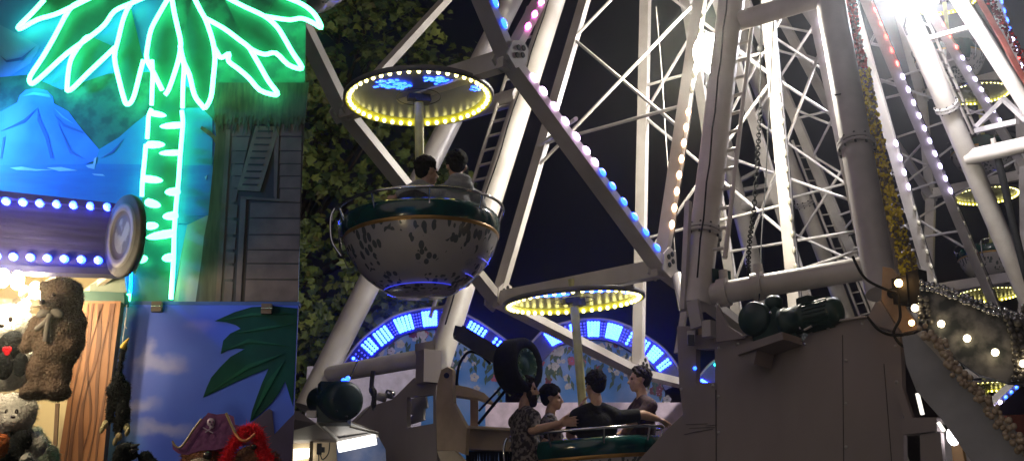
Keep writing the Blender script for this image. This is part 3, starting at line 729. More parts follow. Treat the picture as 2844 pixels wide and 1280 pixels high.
# hanging shackle chain under the tie
b = MB(); cp = cr([D(1036, 1030, 12.6), D(1032, 1078, 12.6), D(1040, 1094, 12.6), D(1037, 1128, 12.6)], 5)
b.tube(cp[:6], .022, 8)
for i in range(5, len(cp) - 1):
    c = (cp[i] + cp[i + 1]) / 2; L = .045; s = V((1, 0, 0)) if i % 2 else V((.3, 1, 0)).normalized()
    b.tube([c + V((0, 0, 1)) * L * math.cos(a) + s * .02 * math.sin(a) for a in [k * PI / 4 for k in range(8)]], .009, 5, closed=True)
b.build('shackle_chain', DARKM, label='short dark shackle chain under the lower tie tube beside the green motor', cat='chain')
MB().tube(cr([D(1000, 985, 11.8), D(985, 1020, 11.7), D(968, 1056, 11.45)]), .006, 5).build('cable', BLACK, label='thin black lead running down to the blue indicator lamps', cat='cable')
for i, (x, y) in enumerate(((1058, 1112), (1080, 1104))):
    b = MB(); b.lathe([(0, 0), (.045, 0), (.05, .05), (.04, .07), (0, .07)], 12, D(x, y, 12.3), axis=(.3, -.3, 1)); b.build('bolt_head', CHROME if i else STEEL, bt)
# drive tyre and its arm
ty = thing('drive_tyre', 'black rubber drive tyre with green rim pressing under the wheel', 'tyre', D(1440, 1100, 12.6))
tc = D(1442, 1016, 12.5); tax = (V((.82, -.57, .02))).normalized()
MB().lathe([(.16, .09), (.19, .11), (.24, .115), (.265, .085), (.27, 0), (.265, -.11), (.235, -.145), (.18, -.13), (.16, -.1)], 40, tc, axis=tax).build('tread', BLACK, ty)
rim = MB().lathe([(0, .075), (.06, .075), (.075, .055), (.115, .055), (.125, .085), (.165, .095)], 28, tc, axis=tax).build('rim', mat('dull green rim', (.06, .16, .085), .5, c2=(.035, .1, .055), scale=12.), ty)
b = MB(); sx = tax.cross(V((0, 0, 1))).normalized(); sz = sx.cross(tax)
NUT = mat('light green nuts', (.2, .32, .2), .4)
for k in range(12): a = k * PI / 6; MB().tube([tc + tax * .06 + (sx * math.cos(a) + sz * math.sin(a)) * .145, tc + tax * .105 + (sx * math.cos(a) + sz * math.sin(a)) * .145], .013, 6).build('wheel_nut', NUT, rim)

b = MB(); b.beam(D(1278, 925, 12.7), D(1400, 1000, 12.6), .14, .16); b.beam(D(1262, 922, 12.75), D(1300, 930, 12.75), .2, .1); b.build('drive_arm', DARKM, ty)
hs = MB(); hs.tube(cr([D(1268, 1068, 12.9), D(1275, 1015, 12.8), D(1300, 978, 12.7), D(1335, 985, 12.7), D(1362, 1010, 12.7)]), .014, 8); hs.build('hydraulic_hose', BLACK, ty)
hs = MB(); hs.tube([D(1328, 1176, 12.9), D(1408, 1078, 12.8)], .016, 8); hs.build('hydraulic_hose', BLACK, ty)
hs = MB(); hs.tube([D(1330, 1140, 12.9), D(1400, 1066, 12.8)], .012, 8); hs.build('hydraulic_hose', BLACK, ty)

# ================================================================== ride base, right part (brown plate, gearbox)
P0R = W(1938, 870, 1.75)
def BR(x, y, o=0.): return PL(x, y, P0R - U * (.25 + o), U)
br = thing('ride_base', 'big brown painted base plate with slanted left edge under the near tower', 'ride base', V((BR(2200, 1280).x, BR(2200, 1280).y, 0)))
pb_ = MB()
def quad2(*q): pb_.prism([BR(x, y) for x, y in q], U * .07)
quad2((1985, 950), (2087, 934), (2100, 985), (2232, 945), (2262, 905), (2409, 881), (2432, 838), (2452, 842), (2500, 928), (2506, 1085), (2514, 1480), (1990, 1480))
quad2((1880, 905), (1934, 905), (1932, 1062), (1886, 1062)); quad2((1932, 930), (1985, 926), (1985, 968), (1944, 970), (1932, 968))
quad2((1886, 1062), (1992, 1062), (1990, 1480), (1905, 1480), (1897, 1150)); quad2((1897, 1150), (1905, 1480), (1600, 1480), (1788, 1262), (1850, 1195))
pb_.build('side_plate', PLATE, br)
SEAM = mat('dark seam', (.05, .04, .04), .8)
for q in (((1988, 1082), (1990, 1480)), ((2455, 1010), (2492, 1480)), ((2340, 930), (2345, 1480))):
    MB().beam(BR(*q[0], .002), BR(*q[1], .002), .004, .005).build('plate_seam', SEAM, br)
sc_ = MB(); rr = random.Random(2)
for (x, y, L) in ((1905, 1178, 60), (1915, 1188, 70), (1925, 1200, 55), (1900, 1206, 40), (1960, 1182, 30)):
    p = BR(x, y, .003); q = BR(x + L, y - 6 + rr.uniform(-4, 4), .003); sc_.beam(p, q, .007, .003)
sc_.build('scuff_stain', mat('dark scuffs', (.035, .03, .03), .7), br)
b = MB(); b.prism([BR(2087, 984, .02), BR(2105, 1000, .02), BR(2230, 958, .02), BR(2226, 938, .02)], -U * .32); b.prism([BR(2098, 1002, .02), BR(2142, 1024, .02), BR(2150, 986, .02)], -U * .28)
b.build('motor_shelf', PLATE, br)
b = MB(); b.beam(BR(2012, 905, .0), BR(2062, 935, 0), .07, .03, U); b.beam(BR(2060, 936, 0), BR(2088, 926, 0), .05, .02, U); b.beam(BR(2262, 904, 0), BR(2409, 880, 0), .09, .014, U)
b.build('edge_flange', STEELD, br)
plate(br, 'cheek_plate', [(2005, 870), (2022, 905), (2070, 938), (1988, 950), (1990, 840)], .03, PLATE, BR, .05)
b = MB(); b.beam(BR(1925, 835, .08), BR(1938, 910, .08), .05, .11, U); b.beam(BR(1958, 915, .06), BR(1982, 912, .06), .1, .14, U); b.box(BR(1919, 935, .06), (.06, .06, .1)); b.build('clevis', [STEELD], br)
MB().box(BR(1919, 944, .12), (.055, .05, .085)).build('latch', DARKM, br)
MB().prism([BR(1935, 905, -.02), BR(1985, 898, -.02), BR(1984, 935, -.02), BR(1942, 940, -.02)], U * .05).build('cross_block', BEIGE, br)
MB().ell(BR(1930, 1022, .01), .016, 8, 6).build('indicator_lamp', BLUEL, br)
b = MB(); b.tube([W(1885, 770, 1.2), W(1905, 865, 1.5)], .06, 12); b.beam(W(1900, 868, 1.5), W(1882, 980, 1.5), .06, .03); b.build('rim_guide', STEEL, br)
MB().beam(W(1912, 560, 1.75), W(1898, 860, 1.75), .05, .05).build('cable_duct', STEELD, near_t)
b = MB(); b.box(W(1990, 777, 1.9), (.2, .16, .15), .5); b.build('lamp_box', DGREEN, near_t)
for x, y in ((1996, 965), (2050, 955), (2300, 912), (2395, 898), (1996, 1100), (1996, 1200), (2488, 960), (2490, 1060), (1892, 1080), (1980, 1070), (2350, 1000), (2350, 1120), (2350, 1240)):
    MB().lathe([(0, .012), (.011, .01), (.014, 0), (.014, -.01)], 10, BR(x, y, 0), axis=-U).build('bolt_head', STEELD, br)
# gear motor on top of the plate
gm = thing('gear_motor', 'big dark green gear motor sitting in the notch of the brown base plate', 'motor', BR(2160, 990, .1))
a, b_ = BR(2190, 895, .02), BR(2335, 858, .02); ax = (b_ - a).normalized(); Lm = (b_ - a).length
MB().lathe([(0, -.05), (.12, -.05), (.125, 0), (.115, .01), (.115, Lm * .28), (.128, Lm * .3), (.128, Lm * .36), (.115, Lm * .38), (.115, Lm * .85), (.10, Lm * .97), (.06, Lm), (0, Lm)], 28, a, axis=ax).build('motor_body', DGREEN, gm)
b = MB()
for k in range(22):
    th = 2 * PI * k / 22; s = ax.cross(V((0, 0, 1))).normalized(); t_ = s.cross(ax); o = (s * math.cos(th) + t_ * math.sin(th)) * .118
    b.beam(a + o + ax * Lm * .4, a + o + ax * Lm * .84, .008, .02, s.cross(o) if abs(o.normalized().dot(s)) < .9 else ax.cross(o))
b.build('cooling_fins', DGREEN, gm)
b = MB(); b.prism([BR(2087, 905, .06), BR(2096, 982, .06), BR(2222, 946, .06), BR(2180, 872, .06), BR(2150, 850, .06)], U * .28); b.lathe([(0, -.13), (.13, -.13), (.145, -.1), (.145, .1), (.13, .13), (0, .13)], 26, BR(2110, 890, -.02), axis=U)
b.build('gear_case', DGREEN, gm)
b = MB(); b.lathe([(0, 0), (.075, 0), (.075, .09), (.05, .12), (0, .12)], 18, BR(2150, 862, -.05), axis=(0, 0, 1)); b.build('lifting_cap', DGREEN, gm); MB().box(BR(2250, 842, 0), (.17, .14, .09), .5).build('terminal_box', DGREEN, gm)
b = MB()
for (x, y) in ((2095, 978), (2222, 910), (2140, 868), (2236, 955)): b.ell(BR(x, y, .1), .013, 8, 5)
b.build('bolt_heads', CHROME, gm)
b = MB(); b.beam(BR(2088, 982, .14), BR(2098, 966, .14), .03, .012); b.beam(BR(2234, 916, .1), BR(2254, 905, .1), .02, .012); b.build('shelf_edge', STEEL, gm)

# ================================================================== right front complex
rb = thing('gate_bracket', 'orange lit steel bracket with a round hole at the foot of the lamp garland', 'bracket', BR(2490, 925, .1))
b = MB(); b.prism([BR(2451, 740, .05), BR(2448, 836, .05), BR(2506, 924, .05), BR(2554, 912, .05), BR(2520, 862, .05), BR(2492, 820, .05), BR(2490, 762, .05), BR(2478, 745, .05)], U * .05); b.build('plate', mat('warm bare plate', (.55, .36, .2), .5), rb)
MB().tube([BR(2478, 814, .05), BR(2478, 814, .065)], .04, 16).build('hole', BLACK, rb)
b = MB(); b.prism([BR(2410, 880, .08), BR(2444, 832, .08), BR(2498, 924, .08), BR(2440, 905, .08)], U * .03); b.build('gusset', PLATE, rb)
b = MB(); b.box(BR(2518, 808, .1), (.16, .14, .2), .6); b.box(BR(2548, 800, .15), (.1, .12, .26), .6); b.build('junction_box', BLACK, rb)
MB().ell(BR(2496, 786, .22), .03, 10, 8).build('bulb', lampmat('amber bulb', (1., .55, .18), 26.), rb)
MB().ell(BR(2532, 896, .30), .022, 10, 8).build('bulb', lampmat('amber bulb low', (1., .55, .18), 26.), rb)
for i, q in enumerate((((2368, 712), (2400, 770), (2452, 800), (2490, 812)), ((2409, 880), (2440, 915), (2480, 930), (2540, 925)), ((2492, 815), (2500, 880), (2482, 925), (2510, 962), (2560, 960)))):
    MB().tube(cr([BR(x, y, .2) for x, y in q]), .011, 7).build('cable', BLACK, label=('black cable sagging from the lower tie tube to the orange bracket', 'black cable looping round the brown gusset below the orange bracket', 'black cable hanging from the junction box to the slanted glossy panel')[i], cat='cable')
# sign board with round bulbs
SY = 8.6
SGN = V((-.32, -.95, 0)).normalized(); SP0 = D(2580, 880, 9.0)
def SB(x, y, o=0.): return PL(x, y, SP0 + SGN * o, SGN)
sb = thing('sign_board', 'dark painted ornamental fascia board with glowing round bulbs and silver bead trim', 'sign', SB(2700, 1060))
b = MB(); b.prism([SB(2552, 800), SB(2566, 900), SB(2640, 985), SB(2720, 1040), (SB(2800, 1062)), SB(2960, 1085), SB(2960, 905), SB(2810, 880), SB(2680, 826)], -SGN * .08)
b.build('board', mat('dark painted foliage board', (.20, .19, .18), .45, c2=(.018, .022, .022), scale=7., detail=5., lo=.42, hi=.6, bump=.1), sb)
def beads(name, parent, pts, fn, r, step, m, rows=2, jit=.3, rnd=random.Random(4)):
    b = MB(); c = cr([fn(x, y, .03) for x, y in pts], 8); acc = 0
    for i in range(len(c) - 1):
        L = (c[i + 1] - c[i]).length; acc += L
        while acc > step:
            acc -= step; t = (c[i + 1] - c[i]).normalized(); s = t.cross(FW).normalized()
            p = c[i + 1] - t * acc
            for k in range(rows):
                o = s * ((k - (rows - 1) / 2) * r * 1.7) + V((rnd.uniform(-1, 1), rnd.uniform(-1, 1), rnd.uniform(-1, 1))) * r * jit
                b.ell(p + o, r * rnd.uniform(.8, 1.1), 8, 6)
    return b.build(name, m, parent)
SILV = mat('silver beads', (.62, .62, .64), .12, .9, c2=(.45, .45, .47))
PEARL = mat('golden pearl beads', (.55, .44, .33), .2, c2=(.40, .31, .22), scale=20., coat=.5)
DBEAD = mat('smoky dark beads', (.13, .115, .10), .15, c2=(.06, .055, .05), scale=20., coat=.5)
beads('top_bead_trim', sb, [(2548, 792), (2600, 802), (2660, 822), (2730, 850), (2792, 870), (2900, 905)], SB, .022, .034, SILV)
beads('side_bead_trim', sb, [(2802, 868), (2822, 930), (2832, 990), (2828, 1050)], SB, .028, .042, DBEAD)
beads('side_bead_trim', sb, [(2562, 815), (2566, 860), (2576, 905)], SB, .025, .04, DBEAD)
beads('end_bead_trim', sb, [(2820, 862), (2850, 880), (2900, 900)], SB, .034, .05, DBEAD, 3)
GLOBE = lampmat('glowing globe bulb', (1., .82, .5), 9.)
for x, y in ((2541, 855), (2614, 899), (2686, 939), (2764, 978), (2842, 1009)): MB().ell(SB(x, y, .07), .026, 12, 8).build('bulb', GLOBE, sb)
# slanted glossy panel with pearl bead trim
GN = V((-.55, -.83, 0)).normalized(); GP0 = D(2560, 960, 8.3)
def GB(x, y, o=0.): return PL(x, y, GP0 + GN * o, GN)
gp = thing('slanted_panel', 'slanted glossy grey stair panel edged with golden pearl beads', 'panel', GB(2700, 1290))
b = MB(); b.prism([GB(2505, 935), GB(2516, 1010), GB(2545, 1085), GB(2612, 1160), GB(2712, 1300), GB(2880, 1300), GB(2700, 1085), GB(2586, 960), GB(2545, 926)], -GN * .05)
b.build('face', mat('glossy grey panel', (.30, .31, .34), .22, c2=(.20, .205, .23), scale=2.5, coat=.3), gp)
b = MB(); b.prism([GB(2545, 926, .02), GB(2586, 968, .02), GB(2700, 1092, .02), GB(2880, 1310, .02), GB(2905, 1300, .02), GB(2720, 1080, .02), GB(2606, 955, .02), GB(2560, 918, .02)], -GN * .06); b.build('edge_rail', STEELD, gp)
beads('pearl_trim', gp, [(2562, 910), (2612, 962), (2668, 1035), (2740, 1118), (2800, 1190), (2880, 1300)], lambda x, y, o: GB(x, y, .06 + o), .021, .019, PEARL, 2, 1.15)
GLM = lampmat('white gap lamp', (1., .95, .82), 1.6)
for q in ((2548, 1092, 2562, 1150), (2606, 1172, 2622, 1196)): MB().beam(GB(q[0], q[1], -.15), GB(q[2], q[3], -.15), .03, .02).build('gap_lamp', GLM, gp)
b = MB(); b.prism([BR(2506, 1160, .12), BR(2506, 1206, .12), BR(2602, 1196, .12), BR(2602, 1158, .12)], U * .1); b.prism([BR(2555, 1205, .1), BR(2560, 1420, .1), BR(2630, 1420, .1), BR(2612, 1200, .1)], U * .06); b.beam(BR(2500, 1080, .05), BR(2540, 1200, .05), .05, .06, U); b.build('latch_box', PLATE, gp)
b = MB(); b.ell(D(2648, 1210, 9.6), (.05, .03, .07), 10, 8); b.build('lamp', lampmat('white lamp', (1., .95, 1.), 12.), label='small white lamp glowing in the gap under the slanted panel', cat='lamp')
b = MB(); b.box(D(2680, 1262, 10.5), (.35, .05, .35)); b.build('white_box', mat('white painted box', (.7, .7, .72), .5), label='white box under the slanted panel', cat='box')
b = MB(); b.tube([D(2730, 1272, 10.), D(2800, 1258, 10.)], .012, 6); b.tube([D(2735, 1290, 10.), D(2806, 1274, 10.)], .012, 6); b.tube([D(2745, 1310, 10.), D(2812, 1292, 10.)], .012, 6); b.build('handrail', CHROME, label='thin pale handrail bars at the bottom right below the panel', cat='handrail')
ok_ = MB(); ok_.prism([BR(2640, 1215, -.3), BR(2660, 1420, -.3), BR(2700, 1420, -.3), BR(2672, 1240, -.3)], U * .05); ok_.build('post', mat('amber brown post', (.45, .27, .12), .5), label='ochre post standing under the slanted panel', cat='post')  # post in one amber brown base colour
b = MB()
for i in range(7): b.beam(D(2790, 1158 + i * 8, 11.), D(2960, 1150 + i * 8, 11.4), .05, .03)
b.build('shutter', mat('brick red slats', (.32, .11, .08), .5), label='brick red slatted shutter behind the pearl beads at the right edge', cat='shutter')

# ================================================================== people
SKIN = mat('skin', (.58, .36, .26), .5, c2=(.52, .31, .21), scale=30.)
EYE = mat('dark eye', (.03, .02, .02), .2)
def basis(f):
    f = V((f[0], f[1], 0)).normalized(); return f, f.cross(V((0, 0, 1)))
def frame(f): f, s = basis(f); return Matrix((s, f, V((0, 0, 1)))).transposed()
def hand(b, wr, d, palm_n, curl=.5, s=1.):
    d = d.normalized(); n = (palm_n - d * palm_n.dot(d)).normalized(); sd = d.cross(n)
    M = Matrix((sd, n, d)).transposed(); b.ell(wr + d * .045 * s, V((.042, .018, .055)) * s, 12, 8, M=M)
    for i, L in enumerate((.072, .084, .078, .06)):
        r0 = wr + d * (.085 * s) + sd * ((i - 1.5) * .0235 * s); sp = sd * (i - 1.5) * .1
        d1 = (d + sp + n * curl * .5).normalized(); d2 = (d + sp + n * curl * 1.6).normalized()
        b.tube([r0 - d * .02, r0 + d1 * L * s * .5, r0 + d1 * L * s * .5 + d2 * L * s * .5], [.0098 * s, .009 * s, .0068 * s], 8)
        b.ell(r0 + d1 * L * s * .5 + d2 * L * s * .5, .0068 * s, 8, 6)
    t0 = wr + d * .03 * s - sd * .03 * s; d1 = (d * .7 - sd * .8 + n * .3).normalized(); d2 = (d * .9 - sd * .2 + n * .5).normalized()
    b.tube([t0, t0 + d1 * .04 * s, t0 + d1 * .04 * s + d2 * .035 * s], [.013 * s, .011 * s, .008 * s], 8)
def head_mesh(b, h, f, tilt=0., s=1., beard=False):
    M = frame(f) @ Matrix.Rotation(tilt, 3, 'X'); P = lambda a, c, d: h + M @ V((a, c, d)) * s
    b.ell(P(0, -.012, .03), V((.075, .096, .088)) * s, 18, 12, M=M); b.ell(P(0, .022, -.04), V((.06, .068, .08)) * s, 16, 10, M=M)
    b.ell(P(0, .062, -.095), V((.03, .025, .022)) * s, 10, 8, M=M); b.ell(P(0, .075, .022), V((.05, .018, .012)) * s, 10, 6, M=M)
    b.tube([P(0, .083, .02), P(0, .098, -.01), P(0, .113, -.032), P(0, .092, -.042)], [.008 * s, .011 * s, .015 * s, .012 * s], 10)
    b.ell(P(0, .087, -.066), V((.026, .013, .007)) * s, 10, 6, M=M); b.ell(P(0, .084, -.078), V((.022, .013, .007)) * s, 10, 6, M=M)
    for q in (-1, 1):
        b.ell(P(q * .076, -.01, -.008), V((.011, .022, .033)) * s, 10, 8, M=M); b.ell(P(q * .042, .06, -.03), V((.02, .018, .02)) * s, 8, 6, M=M)
    return P, M
HAIRM = {}
def person(label, head, face, fwd, hair='short', hairc=(.012, .010, .009), shirt=None, trousers=None, arms=(), lean=0., side_lean=0., s=1., sleeve=.5, tilt=0., beard=False, hood=False, tall=.80, legs_out=.12, floorz=None, group=None, skin=SKIN, child_of=None, lift=0.):
    f, sd = basis(fwd); z = V((0, 0, 1)); head = V(head)
    nb = head - z * .20 * s - basis(face)[0] * .02 * s
    sh = nb - z * .065 * s; hip = head - z * tall * s - f * lean + sd * side_lean
    t = thing('person', label, 'person', hip - z * .1, group)
    up = (sh - hip).normalized(); M = Matrix((sd, f, up)).transposed()
    def torso(b, g=0.):
        b.ell(lerp(hip, sh, .80), V((.175 + g, .105 + g, .15 + g)) * s, 18, 12, M=M); b.ell(lerp(hip, sh, .55), V((.165 + g, .11 + g, .20 + g)) * s, 18, 12, M=M)
        b.ell(lerp(hip, sh, .22), V((.155 + g, .112 + g, .2 + g)) * s, 18, 12, M=M); b.ell(hip, V((.17 + g, .125 + g, .12 + g)) * s, 16, 10, M=M)
        for q in (-1, 1):
            b.ell(sh + sd * q * .165 * s - z * .015 * s, (.066 + g) * s, 12, 8); b.tube([nb + sd * q * .02 * s, sh + sd * q * .15 * s], [(.05 + g) * s, (.06 + g) * s], 10)
    def legs(b, g=0.):
        for q in (-1, 1):
            h0 = hip + sd * q * .09 * s - z * .02; kn = h0 + f * .36 * s + sd * q * legs_out * s + z * .05; ft = V((kn.x, kn.y, max(floorz + .06, kn.z - .4))) - f * .04
            b.tube([h0, lerp(h0, kn, .5), kn], [(.088 + g) * s, (.076 + g) * s, (.06 + g) * s], 12); b.ell(kn, (.06 + g) * s, 10, 8)
            b.tube([kn, lerp(kn, ft, .35), ft], [(.057 + g) * s, (.055 + g) * s, (.042 + g) * s], 12)
            if not g: b.ell(ft + f * .07 * s - z * .02, V((.045, .12, .04)) * s, 12, 8, M=Matrix((sd, f, z)).transposed())
    b = MB(); torso(b); legs(b)
    b.tube([sh, nb + z * .06 * s, head - z * .06 * s], [.06 * s, .053 * s, .05 * s], 14)
    P, HM = head_mesh(b, head, face, tilt, s)
    sl = MB()
    for q, el, wr, hd, pn, cu in arms:
        s0 = sh + sd * q * .175 * s - z * .02 * s; el, wr = V(el), V(wr)
        b.tube([s0, lerp(s0, el, .5), el], [.052 * s, .047 * s, .041 * s], 12); b.ell(el, .041 * s, 10, 8)
        b.tube([el, lerp(el, wr, .35), wr], [.042 * s, .04 * s, .027 * s], 12); hand(b, wr, V(hd), V(pn), cu, s)
        if sleeve > 0:
            e = lerp(s0, el, min(1., sleeve * 1.)); sl.tube([s0, lerp(s0, e, .5), e], [.07 * s, .064 * s, .06 * s], 12)
            if sleeve > 1: sl.ell(el, .056 * s, 10, 8); sl.tube([el, lerp(el, wr, sleeve - 1)], [.056 * s, .043 * s], 12)
    body = b.build('body', skin, t); remesh(body, .0085 * s, 3)
    for q in (-1, 1): MB().ell(P(q * .031, .081, .003), .0105 * s, 8, 6).build('eye', EYE, body)
    # hair
    hb = MB(); rh = random.Random(len(label)); hb.ell(P(0, -.025, .045), V((.083, .102, .088)) * s, 18, 12, M=HM); hb.ell(P(0, -.055, -.005), V((.072, .058, .07)) * s, 14, 10, M=HM)
    if hair == 'curly':
        for _ in range(150):
            a, e = rh.uniform(0, 2 * PI), rh.uniform(-.1, 1.); c = math.sqrt(max(0, 1 - e * e)); p = V((.083 * c * math.cos(a), -.022 + .1 * c * math.sin(a), .045 + .092 * e))
            if p.y > .05 and p.z < .075: continue
            if p.z < .02 and p.y > -.02: continue
            hb.ell(P(*p), rh.uniform(.018, .027) * s, 8, 6)
        hb.ell(P(0, -.05, .01), V((.075, .07, .085)) * s, 12, 8, M=HM)
    else:
        for _ in range(330):
            a, e = rh.uniform(0, 2 * PI), rh.uniform(-.55, 1.); c = math.sqrt(max(0, 1 - e * e)); p = V((.078 * c * math.cos(a), -.015 + .099 * c * math.sin(a), .035 + .09 * e))
            if p.y > .045 and p.z < .082: continue
            if p.y > -.01 and p.z < (.01 if hair == 'short' else -.0): continue
            if hair == 'short' and p.z < -.01: continue
            q_ = rh.uniform(.009, .017); hb.ell(P(p.x * rh.uniform(1., 1.1), p.y * rh.uniform(1., 1.08), p.z + rh.uniform(0, .012)), V((q_, q_ * 1.5, q_)) * s * (.7 if p.z < .03 else 1.), 8, 6)
        if hair == 'long':
            for q in (-.05, 0, .05): hb.tube([P(q, -.075, .05), P(q * 1.25, -.095, -.06), P(q * 1.3, -.075, -.17)], [.045 * s, .042 * s, .03 * s], 10)
            hb.ell(P(0, -.055, -.03), V((.078, .06, .1)) * s, 14, 10, M=HM)
    key = ('hair', hairc)
    if key not in HAIRM: HAIRM[key] = mat('hair', hairc, .85, spec=.15, c2=tuple(v * .5 for v in hairc), scale=120., bump=.5)
    remesh(hb.build('hair', HAIRM[key], t), .0055 * s, 1)
    if beard:
        bb = MB(); bb.ell(P(0, .05, -.085), V((.058, .052, .05)) * s, 14, 10, M=HM); bb.ell(P(0, .06, -.125), V((.04, .04, .04)) * s, 12, 8, M=HM)
        for q in (-1, 1): bb.ell(P(q * .056, .03, -.05), V((.018, .03, .045)) * s, 10, 8, M=HM)
        bb.ell(P(0, .088, -.055), V((.03, .014, .008)) * s, 10, 6, M=HM); remesh(bb.build('beard', HAIRM[key], t), .007 * s, 2)
    # clothes
    cb = MB(); torso(cb, .014); cb.v += [];
    o = len(cb.v); cb.v += sl.v; cb.f += [[i + o for i in q] for q in sl.f]; cb.m += sl.m; cb.sm += sl.sm
    if hood:
        cb.ell(nb - f * .07 * s - z * .005 * s, V((.13, .09, .075)) * s, 16, 10, M=M); cb.ell(nb - f * .105 * s + z * .045 * s, V((.105, .045, .055)) * s, 14, 8, M=M); cb.ell(lerp(hip, sh, .7) - f * .06, V((.15, .09, .16)) * s, 14, 8, M=M)
    else: cb.tube([nb - z * .05 * s, nb + z * .012 * s], [.088 * s, .066 * s], 14)
    remesh(cb.build('hoodie' if hood else 'shirt', shirt, t), .011 * s, 4)
    lb = MB(); legs(lb, .012); lb.ell(hip, V((.18, .135, .11)) * s, 16, 10, M=M); remesh(lb.build('trousers', trousers, t), .013 * s, 3)
    return t
HOOD = mat('grey hoodie cloth', (.36, .36, .35), .9, c2=(.29, .29, .285), scale=60., bump=.5)
COAT = mat('dark coat cloth', (.06, .055, .06), .9, c2=(.03, .03, .035), scale=40., bump=.5)
PLAID = mat('patterned shirt cloth', (.20, .17, .15), .85, c2=(.03, .025, .025), scale=26., detail=2., lo=.46, hi=.54, bump=.2)
BLKT = mat('black t-shirt cloth', (.007, .007, .008), .95, c2=(.004, .004, .005), scale=30., bump=.4)
MAROON = mat('dark maroon shirt cloth', (.05, .02, .025), .85, c2=(.03, .012, .016), scale=30., bump=.4)
JEANS = mat('dark jeans', (.04, .045, .06), .85, c2=(.025, .028, .04), scale=80.)
GREYT = mat('pale grey trousers', (.3, .29, .28), .85, c2=(.22, .21, .2), scale=60.)
Y0 = GP[0].y; Y1 = GP[1].y
def Dz(x, y, Y): return D(x, y, Y)
ah = Dz(1186, 476, Y0 - .30); bh = Dz(1268, 462, Y0 - .26)
AW = V((-.1, 1, 0)); F0 = GP[0].z - 1.76; F1 = GP[1].z - 1.05 * 1.96
person('person with sleek dark hair and dark coat, left of the grey hooded rider', ah, (.75, .6, 0), AW, hair='short', hairc=(.02, .014, .012), shirt=COAT, trousers=JEANS, floorz=F0, sleeve=1.9, tall=.75,
       arms=[(-1, ah + V((-.27, .05, -.45)), ah + V((-.22, .3, -.55)), (.3, 1, -.1), (0, 0, -1), .6), (1, ah + V((.24, .1, -.48)), ah + V((.12, .36, -.55)), (-.4, 1, -.1), (0, 0, -1), .6)])
person('person in a grey hoodie, back turned, with one arm round the dark coated rider', bh, (-.15, 1, 0), (-.35, 1, 0), hair='short', shirt=HOOD, trousers=JEANS, floorz=F0, sleeve=1.95, hood=True, tall=.77, s=1.04,
       arms=[(-1, bh + V((-.32, -.08, -.205)), bh + V((-.52, -.03, -.29)), (-.7, .3, -.5), (.3, 1, -.2), .5), (1, bh + V((.25, .1, -.52)), bh + V((.1, .38, -.6)), (-.5, 1, 0), (0, 0, -1), .6)])
# four riders in the low gondola
h1 = Dz(1462, 1082, Y1 - .30); h2 = Dz(1533, 1106, Y1 + .10); h3 = Dz(1652, 1070, Y1 - .42); h4 = Dz(1776, 1054, Y1 + .08)
person('bearded person in a patterned dark shirt, left end of the low gondola, facing right', h1, (1, -.1, 0), (.9, .45, 0), hair='short', hairc=(.03, .022, .018), floorz=F1, shirt=PLAID, trousers=GREYT, beard=True, s=1.04, sleeve=.95, tall=.78,
       arms=[(1, h1 + V((.05, -.22, -.42)), h1 + V((.32, -.30, -.36)), (1, -.05, .12), (0, -1, -.3), .4), (-1, h1 + V((.16, .18, -.48)), h1 + V((.34, .0, -.56)), (1, -.3, -.1), (0, 0, -1), .4)])
person('person with curly dark hair in profile, arm reaching to the canopy pole', h2, (1, -.15, 0), (.85, -.2, 0), hair='curly', floorz=F1, shirt=PLAID, trousers=JEANS, s=.98, sleeve=.7, tall=.76,
       arms=[(1, h2 + V((.06, -.26, -.30)), h2 + V((.25, -.22, -.14)), (.5, .1, .85), (1, 0, 0), .3), (-1, h2 + V((.1, .25, -.42)), h2 + V((.3, .2, -.5)), (1, 0, 0), (0, 0, -1), .4)])
person('person in a black t-shirt, back turned, one bare arm stretched along the rail', h3, (-.45, .8, 0), (-.05, 1, 0), hair='short', hairc=(.022, .018, .016), floorz=F1, shirt=BLKT, trousers=JEANS, s=1.08, sleeve=.85, tall=.80,
       arms=[(1, h3 + V((.46, .06, -.27)), h3 + V((.62, .22, -.29)), (.8, .5, -.25), (0, 0, -1), .8), (-1, h3 + V((-.24, .06, -.46)), h3 + V((-.18, .3, -.52)), (.2, 1, 0), (0, 0, -1), .5)])
person('person with short hair in a dark maroon shirt, right side, looking left', h4, (-1, -.12, 0), (-.85, -.3, 0), hair='short', hairc=(.03, .022, .018), floorz=F1, shirt=MAROON, trousers=JEANS, s=1.03, sleeve=.9, tall=.78,
       arms=[(-1, h4 + V((-.1, -.22, -.46)), h4 + V((-.2, -.12, -.56)), (-1, 0, 0), (0, 0, -1), .5), (1, h4 + V((-.06, .24, -.45)), h4 + V((-.25, .2, -.55)), (-1, 0, 0), (0, 0, -1), .5)])

